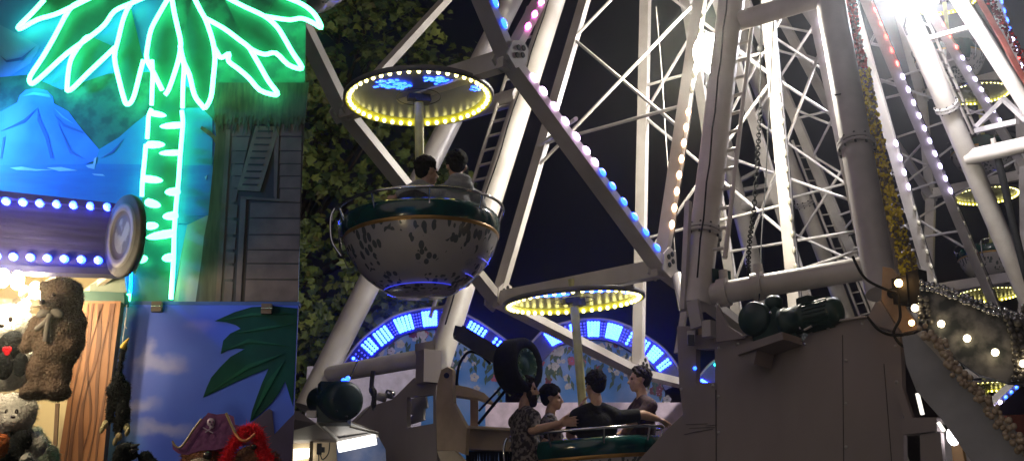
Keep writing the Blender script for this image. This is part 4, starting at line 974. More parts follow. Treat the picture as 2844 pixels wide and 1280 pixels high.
# ================================================================== prize booth
BY = 6.3
booth = thing('prize_booth', 'prize booth with painted tropical backdrop, blue lamp fascia and wood grain post', 'booth', D(420, 1280, BY) * 1.0 - V((0, 0, D(420, 1280, BY).z)))
def blobmat(name, c1, c2, blobs, scale=3., rough=.5, emit=0., fz=1.):
    m = mat(name, c1, rough, c2=c2, scale=scale, detail=3.)
    nt = m.node_tree; b = nt.nodes['Principled BSDF']; cur = b.inputs['Base Color'].links[0].from_socket
    geo = nt.nodes.new('ShaderNodeNewGeometry'); nz = nt.nodes.new('ShaderNodeTexNoise'); nz.inputs['Scale'].default_value = 7.; nz.inputs['Detail'].default_value = 4.
    nt.links.new(geo.outputs['Position'], nz.inputs['Vector'])
    dis = nt.nodes.new('ShaderNodeVectorMath'); dis.operation = 'MULTIPLY_ADD'; dis.inputs[1].default_value = (.14 * fz,) * 3
    nt.links.new(nz.outputs['Color'], dis.inputs[0]); nt.links.new(geo.outputs['Position'], dis.inputs[2])
    for c, rx, rz, col, soft in blobs:
        mp = nt.nodes.new('ShaderNodeMapping'); mp.vector_type = 'TEXTURE'; mp.inputs['Location'].default_value = (c.x + .07 * fz, c.y + .07 * fz, c.z + .07 * fz); mp.inputs['Scale'].default_value = (rx, 50., rz)
        ln = nt.nodes.new('ShaderNodeVectorMath'); ln.operation = 'LENGTH'; rm_ = nt.nodes.new('ShaderNodeMapRange'); rm_.interpolation_type = 'SMOOTHSTEP'
        rm_.inputs[1].default_value = 1.; rm_.inputs[2].default_value = 1. - soft; rm_.inputs[3].default_value = 0.; rm_.inputs[4].default_value = .9
        mx = nt.nodes.new('ShaderNodeMixRGB'); mx.inputs[2].default_value = (*col, 1)
        nt.links.new(dis.outputs[0], mp.inputs[0]); nt.links.new(mp.outputs[0], ln.inputs[0]); nt.links.new(ln.outputs[1], rm_.inputs[0]); nt.links.new(rm_.outputs[0], mx.inputs[0]); nt.links.new(cur, mx.inputs[1]); cur = mx.outputs[0]
    nt.links.new(cur, b.inputs['Base Color']); return m
def BP(x, y, o=0.): return D(x, y, BY - o)
def flat(pts, off, b, m=0, th=.002): b.prism([BP(x, y, off) for x, y in pts], V((0, th, 0)), m)
b = MB(); b.prism([BP(x, y) for x, y in [(-420, -520), (872, -520), (848, 0), (836, 420), (335, 420), (-420, 420)]], V((0, .03, 0))); b.prism([BP(x, y) for x, y in [(-420, 420), (335, 420), (335, 742), (-420, 742)]], V((0, .03, 0))); b.prism([BP(x, y) for x, y in [(335, 420), (836, 420), (826, 838), (335, 838)]], V((0, .03, 0)))
b.build('backdrop_panel', mat('painted sky blue', (.035, .27, .72), .45, c2=(.022, .20, .66), scale=1.6), booth)
PAINT = [blobmat('painted volcano', (.035, .24, .76), (.022, .17, .66), [(BP(40, 320), .12, .25, (.08, .32, .85), .9), (BP(190, 360), .09, .2, (.02, .18, .55), .8)], 5.),
         mat('painted jungle', (.015, .17, .11), .5, c2=(.006, .09, .07), scale=14., detail=6., lo=.42, hi=.58), mat('painted far hill', (.02, .28, .50), .5, c2=(.015, .22, .45), scale=4.),
         mat('painted lagoon', (.012, .20, .50), .45, c2=(.008, .14, .42), scale=3., stretch=(1, 1, 6)), mat('painted foam', (.35, .6, .8), .5), mat('painted rocks', (.12, .36, .82), .5, c2=(.05, .26, .72), scale=5.),
         mat('painted crease', (.012, .12, .42), .5), mat('painted sand', (.32, .33, .34), .5, c2=(.24, .25, .28), scale=6.), mat('painted trunk', (.085, .085, .075), .6, c2=(.045, .045, .04), scale=8., stretch=(6, 6, .7)),
         mat('painted plank', (.135, .10, .092), .6, c2=(.08, .06, .054), scale=9., detail=6.), mat('painted plank gap', (.03, .028, .03), .7), mat('painted shutter', (.17, .14, .10), .6, c2=(.11, .09, .065), scale=10.),
         mat('painted thatch', (.07, .085, .05), .7, c2=(.025, .035, .025), scale=14., stretch=(4, 4, .6)), mat('painted frond', (.004, .155, .088), .5, c2=(.003, .105, .062), scale=9.), mat('painted light crease', (.10, .46, .85), .5)]
b = MB()
flat([(-420, 110), (0, 70), (45, 92), (112, 130), (84, 176), (40, 205), (0, 225), (-420, 230)], .003, b, 5)
flat([(455, -520), (872, -520), (850, 20), (846, 330), (560, 330), (540, 200), (470, 60)], .0025, b, 1)
flat([(-420, 215), (0, 215), (75, 208), (170, 250), (300, 205), (430, 200), (560, 260), (600, 330), (420, 470), (-420, 470)], .004, b, 1)
flat([(-420, 420), (-60, 335), (0, 312), (48, 285), (55, 265), (72, 250), (100, 246), (130, 252), (146, 268), (150, 288), (190, 310), (206, 332), (238, 372), (275, 415), (266, 445), (200, 470), (-420, 470)], .007, b, 0)
flat([(268, 440), (275, 415), (330, 382), (372, 345), (430, 300), (560, 300), (590, 330), (590, 470), (262, 470)], .007, b, 2)
flat([(-420, 462), (120, 458), (262, 455), (600, 460), (600, 620), (-420, 620)], .009, b, 3)
for q in ([(28, 466), (60, 463), (100, 470), (150, 472), (100, 475), (45, 472)], [(130, 466), (170, 464), (215, 474), (165, 476)], [(238, 460), (258, 456), (262, 440), (268, 436), (262, 470), (245, 466)], [(255, 482), (285, 484), (292, 489), (262, 487)], [(568, 492), (575, 486), (572, 500)]): flat(q, .011, b, 4)
for q in ([(105, 300), (112, 330), (135, 380), (148, 440), (140, 440), (126, 385), (104, 335)], [(104, 300), (70, 340), (30, 355), (0, 365), (32, 350), (66, 332)], [(150, 318), (180, 345), (228, 365), (232, 372), (176, 352)], [(15, 380), (5, 440), (0, 440), (8, 382)], [(160, 340), (200, 420), (240, 444), (194, 426)], [(0, 155), (18, 168), (60, 160), (100, 128), (62, 168), (18, 174)], [(280, 440), (310, 420), (345, 385), (316, 424)]): flat(q, .0095, b, 6, .001)
for q in ([(60, 268), (92, 256), (136, 262), (142, 272), (95, 264)], [(150, 300), (175, 322), (205, 345), (172, 326)]): flat(q, .0095, b, 14, .001)
flat([(480, 850), (500, 720), (520, 625), (575, 598), (600, 598), (600, 838), (480, 838)], .011, b, 7)
flat([(470, 560), (600, 552), (600, 598), (520, 600)], .0115, b, 3)
flat([(595, 300), (660, 300), (652, 480), (648, 640), (642, 838), (543, 838), (560, 720), (566, 660), (578, 600), (590, 480), (598, 400), (590, 385), (556, 358), (560, 350), (585, 365), (600, 380)], .013, b, 8)
flat([(636, 320), (846, 320), (826, 838), (612, 838)], .012, b, 10)
rows = [330, 378, 418, 454, 488, 522, 560, 604, 650, 692, 730, 774, 836]
for i in range(len(rows) - 1):
    y0, y1 = rows[i] + 3, rows[i + 1]
    xl = lambda y: 690 - (y - 560) * .06 if y > 540 else 640; xr = 838 - (y0 - 330) * .02
    if y0 > 540: flat([(xl(y0) + 6, y0), (xr, y0 + 2), (xr - 1, y1), (xl(y1) + 6, y1)], .014, b, 9); flat([(636 - (y0 - 560) * .05, y0 + 4), (660 - (y0 - 560) * .06, y0 + 6), (660 - (y1 - 560) * .06, y1), (634 - (y1 - 560) * .05, y1)], .014, b, 9)
    else: flat([(645, y0), (700 - (y0 - 350) * .22, y0), (700 - (y1 - 350) * .22, y1), (642, y1)], .014, b, 9); flat([(778, y0), (xr, y0), (xr, y1), (776, y1)], .014, b, 9)
for q in ([(628, 360), (640, 360), (612, 836), (598, 836)], [(668, 548), (684, 548), (668, 836), (654, 836)], [(762, 352), (776, 352), (768, 560), (760, 545)], [(668, 545), (832, 556), (832, 562), (668, 553)]): flat(q, .016, b, 9)
flat([(710, 350), (778, 352), (722, 532), (658, 528)], .017, b, 11)
for i in range(9):
    y = 362 + i * 18.5; xa = 718 - (y - 352) * .29; flat([(xa + 2, y), (xa + 44, y + 1), (xa + 41, y + 5), (xa, y + 4)], .0195, b, 10)
flat([(585, 230), (858, 230), (846, 345), (600, 345)], .016, b, 12)
rr = random.Random(8)
for i in range(60):
    x = rr.uniform(590, 838); y = rr.uniform(318, 342); flat([(x, y), (x + 7, y), (x + rr.uniform(-4, 8), y + rr.uniform(16, 40))], .018 + rr.random() * .003, b, 12, .001)
FR = [[(123, 0), (88, 38), (52, 74), (58, 80), (105, 55), (150, 42), (185, 27), (240, 0), (285, -22)],
      [(270, -12), (225, 6), (192, 28), (150, 105), (118, 160), (84, 212), (84, 230), (94, 231), (125, 205), (185, 150), (250, 103), (290, 70), (318, 32), (360, 12), (405, -8)],
      [(252, 102), (236, 108), (205, 150), (192, 185), (186, 245), (190, 252), (204, 244), (240, 208), (278, 172), (320, 132)],
      [(362, 14), (352, 30), (340, 62), (328, 112), (318, 160), (330, 220), (346, 280), (354, 290), (364, 284), (374, 262), (386, 215), (398, 168)],
      [(472, -12), (444, 36), (420, 82), (410, 130), (408, 165), (428, 205), (450, 250)], [(458, 264), (468, 250), (482, 212), (496, 165), (502, 122), (494, 80), (484, 36), (476, -12)],
      [(536, -12), (556, 28), (572, 58), (590, 112), (597, 160), (592, 220), (586, 270), (570, 300), (560, 292), (540, 264), (526, 208), (510, 172), (500, 128)],
      [(572, 52), (622, 80), (660, 108), (690, 131), (702, 150), (722, 184), (746, 226), (770, 258), (762, 264), (722, 251), (692, 218), (662, 192), (640, 176), (634, 166), (636, 150), (622, 158), (612, 160), (604, 148), (596, 134)],
      [(618, -12), (680, 20), (735, 46), (768, 74), (788, 104), (812, 146), (836, 182), (834, 192), (800, 180), (766, 148), (736, 152), (706, 142), (688, 130)],
      [(738, 46), (772, 52), (806, 56), (830, 52), (850, 55), (876, 68), (892, 78), (886, 60), (868, 34), (838, 12), (800, -4), (770, -16)]]
for i, q in enumerate(FR):
    if i in (4, 5): continue
    flat(q if q[0] != q[-1] else q[:-1], .0215 + .0012 * i, b, 13, .001)
flat(FR[4] + FR[5], .029, b, 13, .001)
flat([(424, 168), (506, 168), (508, 300), (505, 420), (490, 560), (478, 836), (357, 836), (396, 545), (410, 380)], .0206, b, 13, .001)
b.build('backdrop_painting', PAINT, booth)
# neon palm
neon = thing('neon_palm_sign', 'green neon palm tree outline glowing on the painted backdrop', 'neon sign', BP(440, 838, .06))
for q in FR:
    MB().tube(cr([BP(x, y, .062) for x, y in q], 3), .0125, 8).build('frond_tube', NEON, neon)
TR = [[(422, 168), (424, 205), (423, 240), (421, 292)], [(421, 303), (413, 322), (411, 352), (409, 385)], [(405, 402), (402, 440), (396, 500), (394, 545)],
      [(500, 128), (506, 165), (511, 185), (508, 240), (507, 300)], [(505, 308), (508, 340), (505, 380), (500, 440), (496, 500), (490, 560), (484, 640), (482, 715), (479, 770), (475, 830)], [(358, 815), (356, 835)]]
for q in TR: MB().tube(cr([BP(x, y, .062) for x, y in q], 3), .0115, 8).build('trunk_tube', NEON, neon)
for x0, y0, x1, y1, r in ((418, 314, 462, 322, 9), (506, 347, 444, 352, 10), (406, 402, 458, 402, 11), (502, 424, 442, 426, 9), (398, 496, 452, 502, 11), (500, 532, 458, 534, 12), (404, 560, 446, 572, 12), (494, 598, 452, 602, 12), (406, 628, 440, 626, 11), (486, 646, 406, 660, 12), (384, 722, 410, 716, 11), (482, 714, 450, 718, 12)):
    p0, p1 = BP(x0, y0, .062), BP(x1, y1, .062); r = r / 560
    MB().tube([lerp(p0, p1, t) for t in (0, .1, .35, .7, .92, 1)], [r * .5, r * .9, r, r * .85, r * .5, r * .15], 10).build('ring_tube', NEON, neon)
MB().tube([BP(364, 752, .05), BP(362, 812, .05)], .007, 8).build('blue_tube', NEONB, neon)
# fascia with blue lamps
def FA(x, y, o=0.): return D(x, y, 5.78 + (x + 60) / 390 * .2 - o)
b = MB(); b.prism([FA(-420, 500), FA(-60, 534), FA(345, 582), FA(345, 758), FA(-60, 738), FA(-420, 735)], V((0, .05, 0)))
b.build('fascia', mat('dark purple wood fascia', (.022, .017, .075), .6, c2=(.010, .008, .035), scale=5., stretch=(.6, 1, 7), detail=6., bump=.2), booth)
b = MB(); b.beam(FA(-420, 499), FA(345, 582), .08, .03, V((0, 1, 0))); b.beam(FA(-420, 737), FA(345, 760), .08, .03, V((0, 1, 0))); b.build('fascia_edge', mat('dark blue trim', (.03, .03, .14), .4), booth)
for i in range(-5, 7): 
    for row, (bx, by, sx, sy) in enumerate(((15, 558, 47, 2.7), (36, 712, 47.2, 2.)),):
        if row == 1 and i > 5: continue
        p = FA(bx + sx * i, by + sy * i, .035); MB().lathe([(0, .018), (.012, .015), (.018, .005), (.018, -.03), (0, -.03)], 12, p, axis=(.15, -1, -.15)).build('marquee_lamp', MARQ, booth)
# round badge at the end of the fascia
bd = D(346, 655, 5.82); bax = V((-.76, -.64, -.05)).normalized(); bad = thing('round_badge', 'round grey ringed badge hanging at the end of the blue lamp fascia', 'badge', bd)
MB().lathe([(.085, .014), (.115, .014), (.115, .022), (.15, .022), (.15, .014), (.19, .014), (.195, 0), (.19, -.02), (0, -.02)], 48, bd, axis=bax, ms=[0, 0, 1, 1, 0, 0, 0, 0]).build('rings', [mat('dark grey badge ring', (.035, .03, .03), .7), mat('pale grey badge ring', (.10, .096, .10), .7)], bad)
MB().lathe([(0, .012), (.085, .0125)], 32, bd, axis=bax).build('disc', mat('mottled badge centre', (.10, .105, .10), .7, c2=(.03, .028, .022), scale=13., detail=3., lo=.45, hi=.55), bad)
b = MB(); b.prism([D(388, 555, 5.93), D(402, 590, 5.93), D(398, 700, 5.93), D(372, 760, 5.93), D(368, 650, 5.93)], V((0, .02, 0))); b.build('edge_plate', mat('pale greenish edge', (.33, .36, .28), .5), bad)
# lower painted panel
LY = 6.26
def LP(x, y, o=0.): return D(x, y, LY - o)
lp = thing('painted_panel', 'blue painted sky panel with palm leaves clipped under the palm backdrop', 'panel', LP(560, 1300))
b = MB(); b.prism([LP(x, y) for x, y in [(330, 846), (828, 846), (808, 1330), (272, 1330)]], V((0, .02, 0)))
cl = (.30, .33, .74)
b.build('board', blobmat('painted evening sky', (.035, .12, .74), (.028, .085, .66), [(LP(440, 1010), .17, .07, cl, .8), (LP(415, 985), .06, .09, cl, .9), (LP(380, 1130), .16, .05, (.25, .29, .70), .9), (LP(440, 1190), .26, .05, (.25, .29, .70), .9), (LP(560, 905), .12, .05, (.12, .14, .6), .9), (LP(310, 1240), .2, .2, (.07, .28, .62), .95), (LP(345, 900), .06, .25, (.10, .36, .62), .95)], 2.), lp)
b = MB()
def lflat(pts, off, m): b.prism([LP(x, y, off) for x, y in pts], V((0, .002, 0)), m)
lflat([(826, 856), (760, 849), (699, 852), (652, 866), (620, 880), (596, 891), (628, 894), (655, 902), (668, 912), (640, 925), (620, 945), (613, 982), (632, 972), (655, 967), (680, 968), (640, 990), (610, 1020), (587, 1047), (574, 1075), (564, 1103), (600, 1086), (652, 1061), (700, 1040), (746, 1022), (728, 1062), (713, 1103), (700, 1140), (694, 1171), (726, 1146), (755, 1117), (775, 1090), (792, 1058), (802, 1090), (813, 1127), (820, 1000)], .004, 0)
for q in ([(820, 870), (700, 868), (610, 890), (700, 876)], [(800, 960), (690, 940), (618, 975), (690, 950)], [(790, 980), (690, 1010), (572, 1095), (690, 1024)], [(790, 1000), (740, 1060), (698, 1164), (752, 1070)], [(812, 900), (740, 905), (650, 925), (740, 913)]): lflat(q, .007, 1)
lflat([(690, 1330), (692, 1190), (700, 1172), (735, 1142), (748, 1134), (756, 1140), (762, 1205), (800, 1165), (818, 1148), (810, 1330)], .006, 2)
b.build('palm_leaf_painting', [mat('painted dark palm', (.003, .052, .046), .8, c2=(.002, .034, .034), scale=6., spec=.15), mat('painted palm vein', (.008, .085, .06), .8, spec=.15), mat('painted dark bush', (.035, .025, .09), .5)], lp)
for x, y in ((436, 852), (741, 858)):
    b = MB(); b.box(LP(x, y, .015), (.05, .03, .05)); b.tube([LP(x - 16, y - 2, .032), LP(x + 16, y - 2, .032)], .004, 6, 1); b.build('spring_clip', [mat('brown clip', (.12, .09, .07), .5), CHROME], lp)
b = MB(); b.prism([LP(332, 836), LP(832, 838), LP(830, 848), LP(330, 846)], V((0, .06, 0))); b.build('top_rail', mat('deep blue rail', (.02, .08, .32), .5), booth)
# post, interior
pg = mat('orange wood grain paint', (.34, .14, .05), .5, c2=(.29, .115, .04), scale=4.)
b = MB(); PQ = lambda x, y, o=0.: D(x, y, 6.1 - o)
b.prism([PQ(232, 836), PQ(336, 836), PQ(308, 1060), PQ(282, 1330), PQ(152, 1330)], V((0, .06, 0))); b.build('wood_post', pg, booth)
b = MB(); rr = random.Random(9)
for x0, x1, wv, wd in ((262, 186, 4, 3.2), (282, 208, 9, 5.0), (303, 238, 6, 3.6), (318, 262, 3, 3.), (245, 170, 3, 2.2), (272, 222, 12, 2.4)):
    L, R_ = [], []
    for k in range(13):
        t = k / 12; x = lerp(x0, x1, t) + wv * math.sin(t * 9 + x0) ; y = lerp(842, 1325, t); ww = wd * (.35 + abs(math.sin(t * 5 + x1)))
        L.append(PQ(x - ww, y, .003)); R_.append(PQ(x + ww, y, .003))
    for k in range(12): b.prism([L[k], R_[k], R_[k + 1], L[k + 1]], V((0, .002, 0)))
b.build('grain_painting', mat('dark brown grain paint', (.16, .055, .02), .55), booth)
b = MB(); b.prism([D(212, 806, 6.15), D(345, 812, 6.15), D(345, 842, 6.15), D(212, 838, 6.15)], V((0, .08, 0))); b.build('lintel', mat('dark green lintel', (.015, .07, .055), .5), booth)
b = MB(); b.prism([D(250, 790, 6.2), D(345, 760, 6.2), D(352, 812, 6.2), D(250, 812, 6.2)], V((0, .03, 0))); b.build('gable_board', mat('grey green gable', (.16, .19, .15), .5), booth)
b = MB(); b.prism([D(-420, 700, 7.6), D(420, 700, 7.6), D(420, 1400, 7.6), D(-420, 1400, 7.6)], V((0, .05, 0))); b.build('interior_wall', mat('yellow cream interior', (.72, .60, .36), .55, c2=(.66, .54, .31), scale=2.), booth)
b = MB(); b.prism([FA(-420, 742, -.06), FA(330, 760, -.06), D(330, 730, 7.6), D(-420, 715, 7.6)], V((0, 0, .03))); b.build('interior_ceiling', mat('cream ceiling sheet', (.7, .66, .58), .3), booth)
b = MB(); b.beam(D(205, 838, 6.4), D(318, 756, 6.1), .025, .03); b.beam(D(-10, 840, 6.6), D(212, 842, 6.6), .03, .04); b.beam(D(40, 838, 6.5), D(180, 756, 6.1), .02, .02); b.build('rafter', mat('pale timber', (.6, .5, .38), .5), booth)
b = MB(); b.beam(D(160, 1120, 7.4), D(148, 1330, 7.4), .02, .02); b.build('wall_batten', mat('dark seam batten', (.12, .07, .04), .6), booth)
for x in (8, 188): MB().box(D(x, 748, 6.05), (.045, .04, .03)).build('lamp_clip', DARKM, booth)
for x, y, Y in ((8, 772, 5.55), (48, 778, 5.6), (98, 806, 5.98), (-40, 790, 5.95), (70, 815, 6.7), (118, 830, 6.7), (-75, 772, 5.05), (-130, 775, 5.0), (-190, 775, 4.95)):  # last three, out of view at left, are added to light the prizes
    MB().ell(D(x, y, Y), (.03, .03, .042), 12, 8).build('bulb', lampmat('warm booth bulb', (1., .80, .48), BULBS if Y > 5.2 else BULBS * .45), booth)

# ================================================================== plush prizes
def furm(name, c, c2, sc=90.): return mat(name, c, .95, c2=c2, scale=sc, bump=.9, detail=5., spec=.1)
BROWN = furm('brown plush', (.20, .145, .115), (.13, .09, .07)); WHITE = furm('white plush', (.78, .76, .72), (.62, .6, .58)); BLK = furm('black plush', (.016, .02, .024), (.008, .009, .012))
ORG = furm('orange plush', (.70, .22, .06), (.5, .13, .04)); BROW2 = furm('reddish brown plush', (.22, .10, .06), (.13, .06, .04)); REDF = furm('red fluffy fabric', (.92, .03, .05), (.75, .015, .03)); MINT = furm('pale mint plush', (.62, .72, .64), (.5, .6, .52))  # REDF: red cloth, brightened to carry red lamp light in its colour
def fuzz(o, n, L, m, seed=1):
    """short tufts standing off the pile"""
    me = o.data; r = random.Random(seed); b = MB(); vs = me.vertices; org = WL[o.name] 
    for _ in range(n):
        v = vs[r.randrange(len(vs))]; p = v.co + org; nn = (v.normal + V((r.gauss(0, .45), r.gauss(0, .45), r.gauss(0, .45) - .25))).normalized(); s = nn.cross(V((r.random(), r.random(), r.random()))).normalized() * .0013
        b.add([p - s, p + s, p + nn * L * r.uniform(.5, 1.2)], [[0, 1, 2]])
    return b
def plush(name, label, cat, loc, blobs, m, voxel=.012, tufts=2600, L=.018, group=None):
    t = thing(name, label, cat, loc, group); b = MB()
    for c, r in blobs: b.ell(c, r if isinstance(r, V) else V((r, r, r)), 16, 10)
    o = b.build('body', m, t); remesh(o, voxel, 4)
    f = fuzz(o, tufts, L, m); f.build('fur', m, t); return t
k = 1 / 640.
def Q(x, y, Y=5.4): return D(x, y, Y)
def E_(rx, ry, rz): return V((rx, ry, rz)) * k
GPL = 'plush prizes hung on the booth'
bear = plush('teddy_bear', 'large brown teddy bear with grey ribbon hanging in front of the wood grain post', 'teddy bear', Q(165, 1110), [
    (Q(172, 822), E_(58, 56, 52)), (Q(142, 850, 5.33), E_(32, 36, 26)), (Q(122, 795), E_(18, 12, 17)), (Q(222, 842), E_(12, 12, 20)), (Q(215, 800), E_(16, 14, 16)), (Q(166, 925), E_(58, 54, 68)), (Q(160, 975), E_(60, 54, 50)),
    (Q(216, 900), E_(24, 30, 38)), (Q(214, 945), E_(23, 27, 38)), (Q(198, 962, 5.36), E_(20, 22, 22)), (Q(100, 905), E_(20, 26, 30)), (Q(82, 940), E_(19, 23, 30)), (Q(72, 965), E_(18, 20, 18)),
    (Q(112, 1030), E_(36, 38, 58)), (Q(102, 1085, 5.36), E_(42, 42, 25)), (Q(78, 1092, 5.32), E_(26, 28, 18)), (Q(162, 1035), E_(36, 38, 58)), (Q(158, 1088, 5.36), E_(38, 44, 25))], BROWN, .011, 9000, .011, GPL)
b = MB()
for s in (-1, 1): b.ell(Q(140 + s * 18, 868, 5.3), E_(22, 8, 12), 12, 8, M=Matrix.Rotation(s * .5, 3, 'Y'))
b.tube(cr([Q(138, 872, 5.3), Q(132, 900, 5.3), Q(126, 948, 5.31)]), [.012, .012, .013] * 4 + [.012], 6); b.tube(cr([Q(142, 872, 5.3), Q(126, 895, 5.3), Q(100, 915, 5.31)]), [.012] * 13, 6)
b.build('ribbon', mat('grey ribbon', (.16, .14, .13), .7), bear)
b = MB(); b.ell(Q(118, 838, 5.26), E_(8, 8, 7), 10, 6); b.build('nose', EYE, bear); MB().ell(Q(150, 818, 5.3), E_(5, 5, 5), 8, 6).build('eye', EYE, bear)
panda = plush('panda_plush', 'panda plush with white head and red heart patch, beside the brown bear', 'plush toy', Q(30, 1060), [
    (Q(20, 905, 5.75), E_(78, 70, 62)), (Q(5, 925, 5.66), E_(38, 35, 28)), (Q(70, 850, 5.75), E_(22, 16, 22)), (Q(-40, 850, 5.75), E_(22, 16, 22)), (Q(20, 1010, 5.75), E_(82, 62, 80)), (Q(88, 985, 5.62), E_(18, 20, 14))], WHITE, .012, 3500, .018, GPL)
b = MB(); b.ell(Q(28, 960, 5.62), E_(36, 26, 46), 14, 8, M=Matrix.Rotation(.5, 3, 'Y')); b.ell(Q(12, 1015, 5.58), E_(24, 26, 40), 14, 8); b.build('dark_arm', BLK, panda)
b = MB(); b.ell(Q(57, 1012, 5.54), E_(22, 10, 34), 14, 8); b.build('dark_paw', BLK, panda)
b = MB(); b.ell(Q(15, 970, 5.53), E_(9, 5, 9), 10, 6); b.ell(Q(25, 970, 5.53), E_(9, 5, 9), 10, 6); b.ell(Q(20, 978, 5.53), E_(9, 5, 9), 10, 6); b.build('heart_patch', REDF, panda)
b = MB(); b.ell(Q(29, 886, 5.62), E_(6, 6, 8), 10, 6); b.ell(Q(4, 904, 5.58), E_(8, 6, 6), 10, 6); b.build('eye', EYE, panda)
wb = plush('white_bear', 'white bear plush with black eyes below the brown bear', 'plush toy', Q(40, 1280), [
    (Q(38, 1148, 5.5), E_(62, 56, 58)), (Q(34, 1168, 5.43), E_(30, 26, 24)), (Q(86, 1130, 5.5), E_(20, 16, 26)), (Q(-8, 1108, 5.5), E_(20, 16, 22)), (Q(20, 1260, 5.55), E_(70, 56, 70)), (Q(70, 1282, 5.42), E_(26, 24, 26)), (Q(100, 1235, 5.55), E_(30, 30, 34))], WHITE, .012, 3200, .018, GPL)
b = MB(); b.ell(Q(18, 1143, 5.415), E_(5, 5, 8), 10, 6); b.ell(Q(46, 1143, 5.415), E_(5, 5, 8), 10, 6); b.ell(Q(36, 1158, 5.40), E_(7, 5, 5), 10, 6); b.build('eye', EYE, wb)
plush('black_plush', 'black plush body squeezed between the white bear and the orange plush', 'plush toy', Q(30, 1300), [(Q(62, 1222, 5.42), E_(26, 30, 30)), (Q(30, 1270, 5.42), E_(44, 34, 42)), (Q(22, 1215, 5.45), E_(20, 24, 20)), (Q(80, 1290, 5.36), E_(24, 20, 18))], BLK, .012, 900, .012, GPL)
plush('orange_plush', 'round orange plush with segments at the lower left edge', 'plush toy', Q(0, 1290), [(Q(10, 1235, 5.32), E_(13, 20, 32)), (Q(-6, 1240, 5.3), E_(16, 20, 36)), (Q(-24, 1240, 5.3), E_(16, 20, 34))], ORG, .01, 700, .01, GPL)
plush('mint_plush', 'pale mint fluffy plush at the bottom beside the black plush', 'plush toy', Q(130, 1300), [(Q(112, 1232, 5.7), E_(24, 26, 26)), (Q(100, 1205, 5.72), E_(20, 20, 22)), (Q(135, 1265, 5.7), E_(30, 30, 30)), (Q(120, 1300, 5.7), E_(50, 40, 40))], MINT, .011, 2200, .018, GPL)
# hanging bird
bird = plush('bird_plush', 'long necked black bird plush hanging on a string with a yellow beak', 'plush toy', Q(330, 1210, 5.9), [
    (Q(343, 966, 5.9), E_(12, 12, 14)), (Q(338, 990, 5.9), E_(10, 10, 20)), (Q(333, 1020, 5.9), E_(9, 9, 26)), (Q(328, 1060, 5.9), E_(20, 20, 30)), (Q(316, 1085, 5.88), E_(22, 18, 26)), (Q(334, 1100, 5.9), E_(26, 24, 40)), (Q(350, 1095, 5.9), E_(14, 14, 40)),
    (Q(306, 1135, 5.9), E_(13, 11, 48)), (Q(340, 1145, 5.88), E_(20, 14, 46)), (Q(328, 1180, 5.9), E_(13, 12, 32)), (Q(352, 1160, 5.9), E_(11, 10, 40))], BLK, .008, 2600, .012, GPL)
YB = mat('yellow felt', (.72, .52, .06), .7)
MB().tube([Q(339, 968, 5.84), Q(346, 955, 5.84), Q(359, 938, 5.84)], [.014, .012, .003], 8).build('beak', YB, bird)
PALEF = furm('pale yellow felt', (.55, .48, .28), (.42, .36, .2))
for x, y, dx in ((292, 1178, -8), (330, 1212, -10), (352, 1186, 2)):
    b = MB(); b.ell(Q(x, y, 5.88), E_(10, 8, 13), 10, 6); b.ell(Q(x + dx, y + 12, 5.86), E_(7, 7, 14), 10, 6, M=Matrix.Rotation(.3, 3, 'Y')); b.build('foot', PALEF, bird)
b = MB(); b.tube(cr([Q(353, 845, 5.9), Q(350, 885, 5.9), Q(342, 935, 5.9), Q(340, 958, 5.9)]), .0016, 4); b.tube(cr([Q(350, 880, 5.9), Q(346, 900, 5.9), Q(352, 912, 5.9)]), .0016, 4); b.build('string', mat('white string', (.7, .7, .7), .6), bird)
crow = plush('crow_plush', 'black crow plush with open beak at the bottom of the sky panel', 'plush toy', Q(350, 1300, 5.8), [(Q(352, 1245, 5.8), E_(32, 26, 18)), (Q(335, 1275, 5.8), E_(24, 24, 40)), (Q(362, 1262, 5.8), E_(22, 20, 16)), (Q(404, 1272, 5.85), E_(22, 20, 22)), (Q(420, 1290, 5.85), E_(24, 20, 20))], BLK, .008, 900, .01, GPL)
b = MB(); b.tube([Q(366, 1242, 5.76), Q(388, 1232, 5.76)], [.014, .003], 8); b.tube([Q(366, 1252, 5.76), Q(386, 1246, 5.76)], [.012, .003], 8); b.build('beak', mat('dull black beak', (.05, .05, .055), .4), crow)
# pirate bear
pir = plush('pirate_bear', 'brown bear plush wearing a purple pirate hat with gold trim', 'plush toy', Q(555, 1300, 5.75), [(Q(560, 1262, 5.75), E_(56, 52, 44)), (Q(566, 1282, 5.66), E_(30, 28, 26)), (Q(548, 1320, 5.75), E_(70, 56, 40))], BROW2, .011, 2600, .02, GPL)
b = MB(); b.ell(Q(577, 1264, 5.56), E_(14, 10, 11), 12, 8); b.build('nose', EYE, pir)
b = MB(); b.ell(Q(556, 1290, 5.6), E_(34, 18, 20), 12, 8); b.build('muzzle', furm('grey beige plush', (.30, .25, .21), (.2, .17, .14)), pir)
PURP = mat('purple felt', (.16, .045, .17), .85, c2=(.11, .03, .12), scale=40., bump=.3)
front = [(477, 1222), (484, 1240), (498, 1246), (512, 1236), (534, 1200), (560, 1165), (578, 1145), (602, 1150), (628, 1147), (640, 1178), (656, 1208), (650, 1235), (600, 1248), (556, 1250), (520, 1262), (495, 1258), (480, 1246)]
b = MB(); b.prism([Q(x, y, 5.62) for x, y in front], V((0, .012, 0))); b.prism([Q(x, y, 5.72) for x, y in [(560, 1165), (628, 1147), (648, 1155), (652, 1178), (700, 1188), (720, 1230), (640, 1240), (540, 1230)]], V((0, .012, 0)))
b.ell(Q(585, 1215, 5.74), E_(58, 52, 48), 16, 10); b.build('pirate_hat', PURP, pir)
GT = mat('gold braid', (.34, .26, .12), .5)
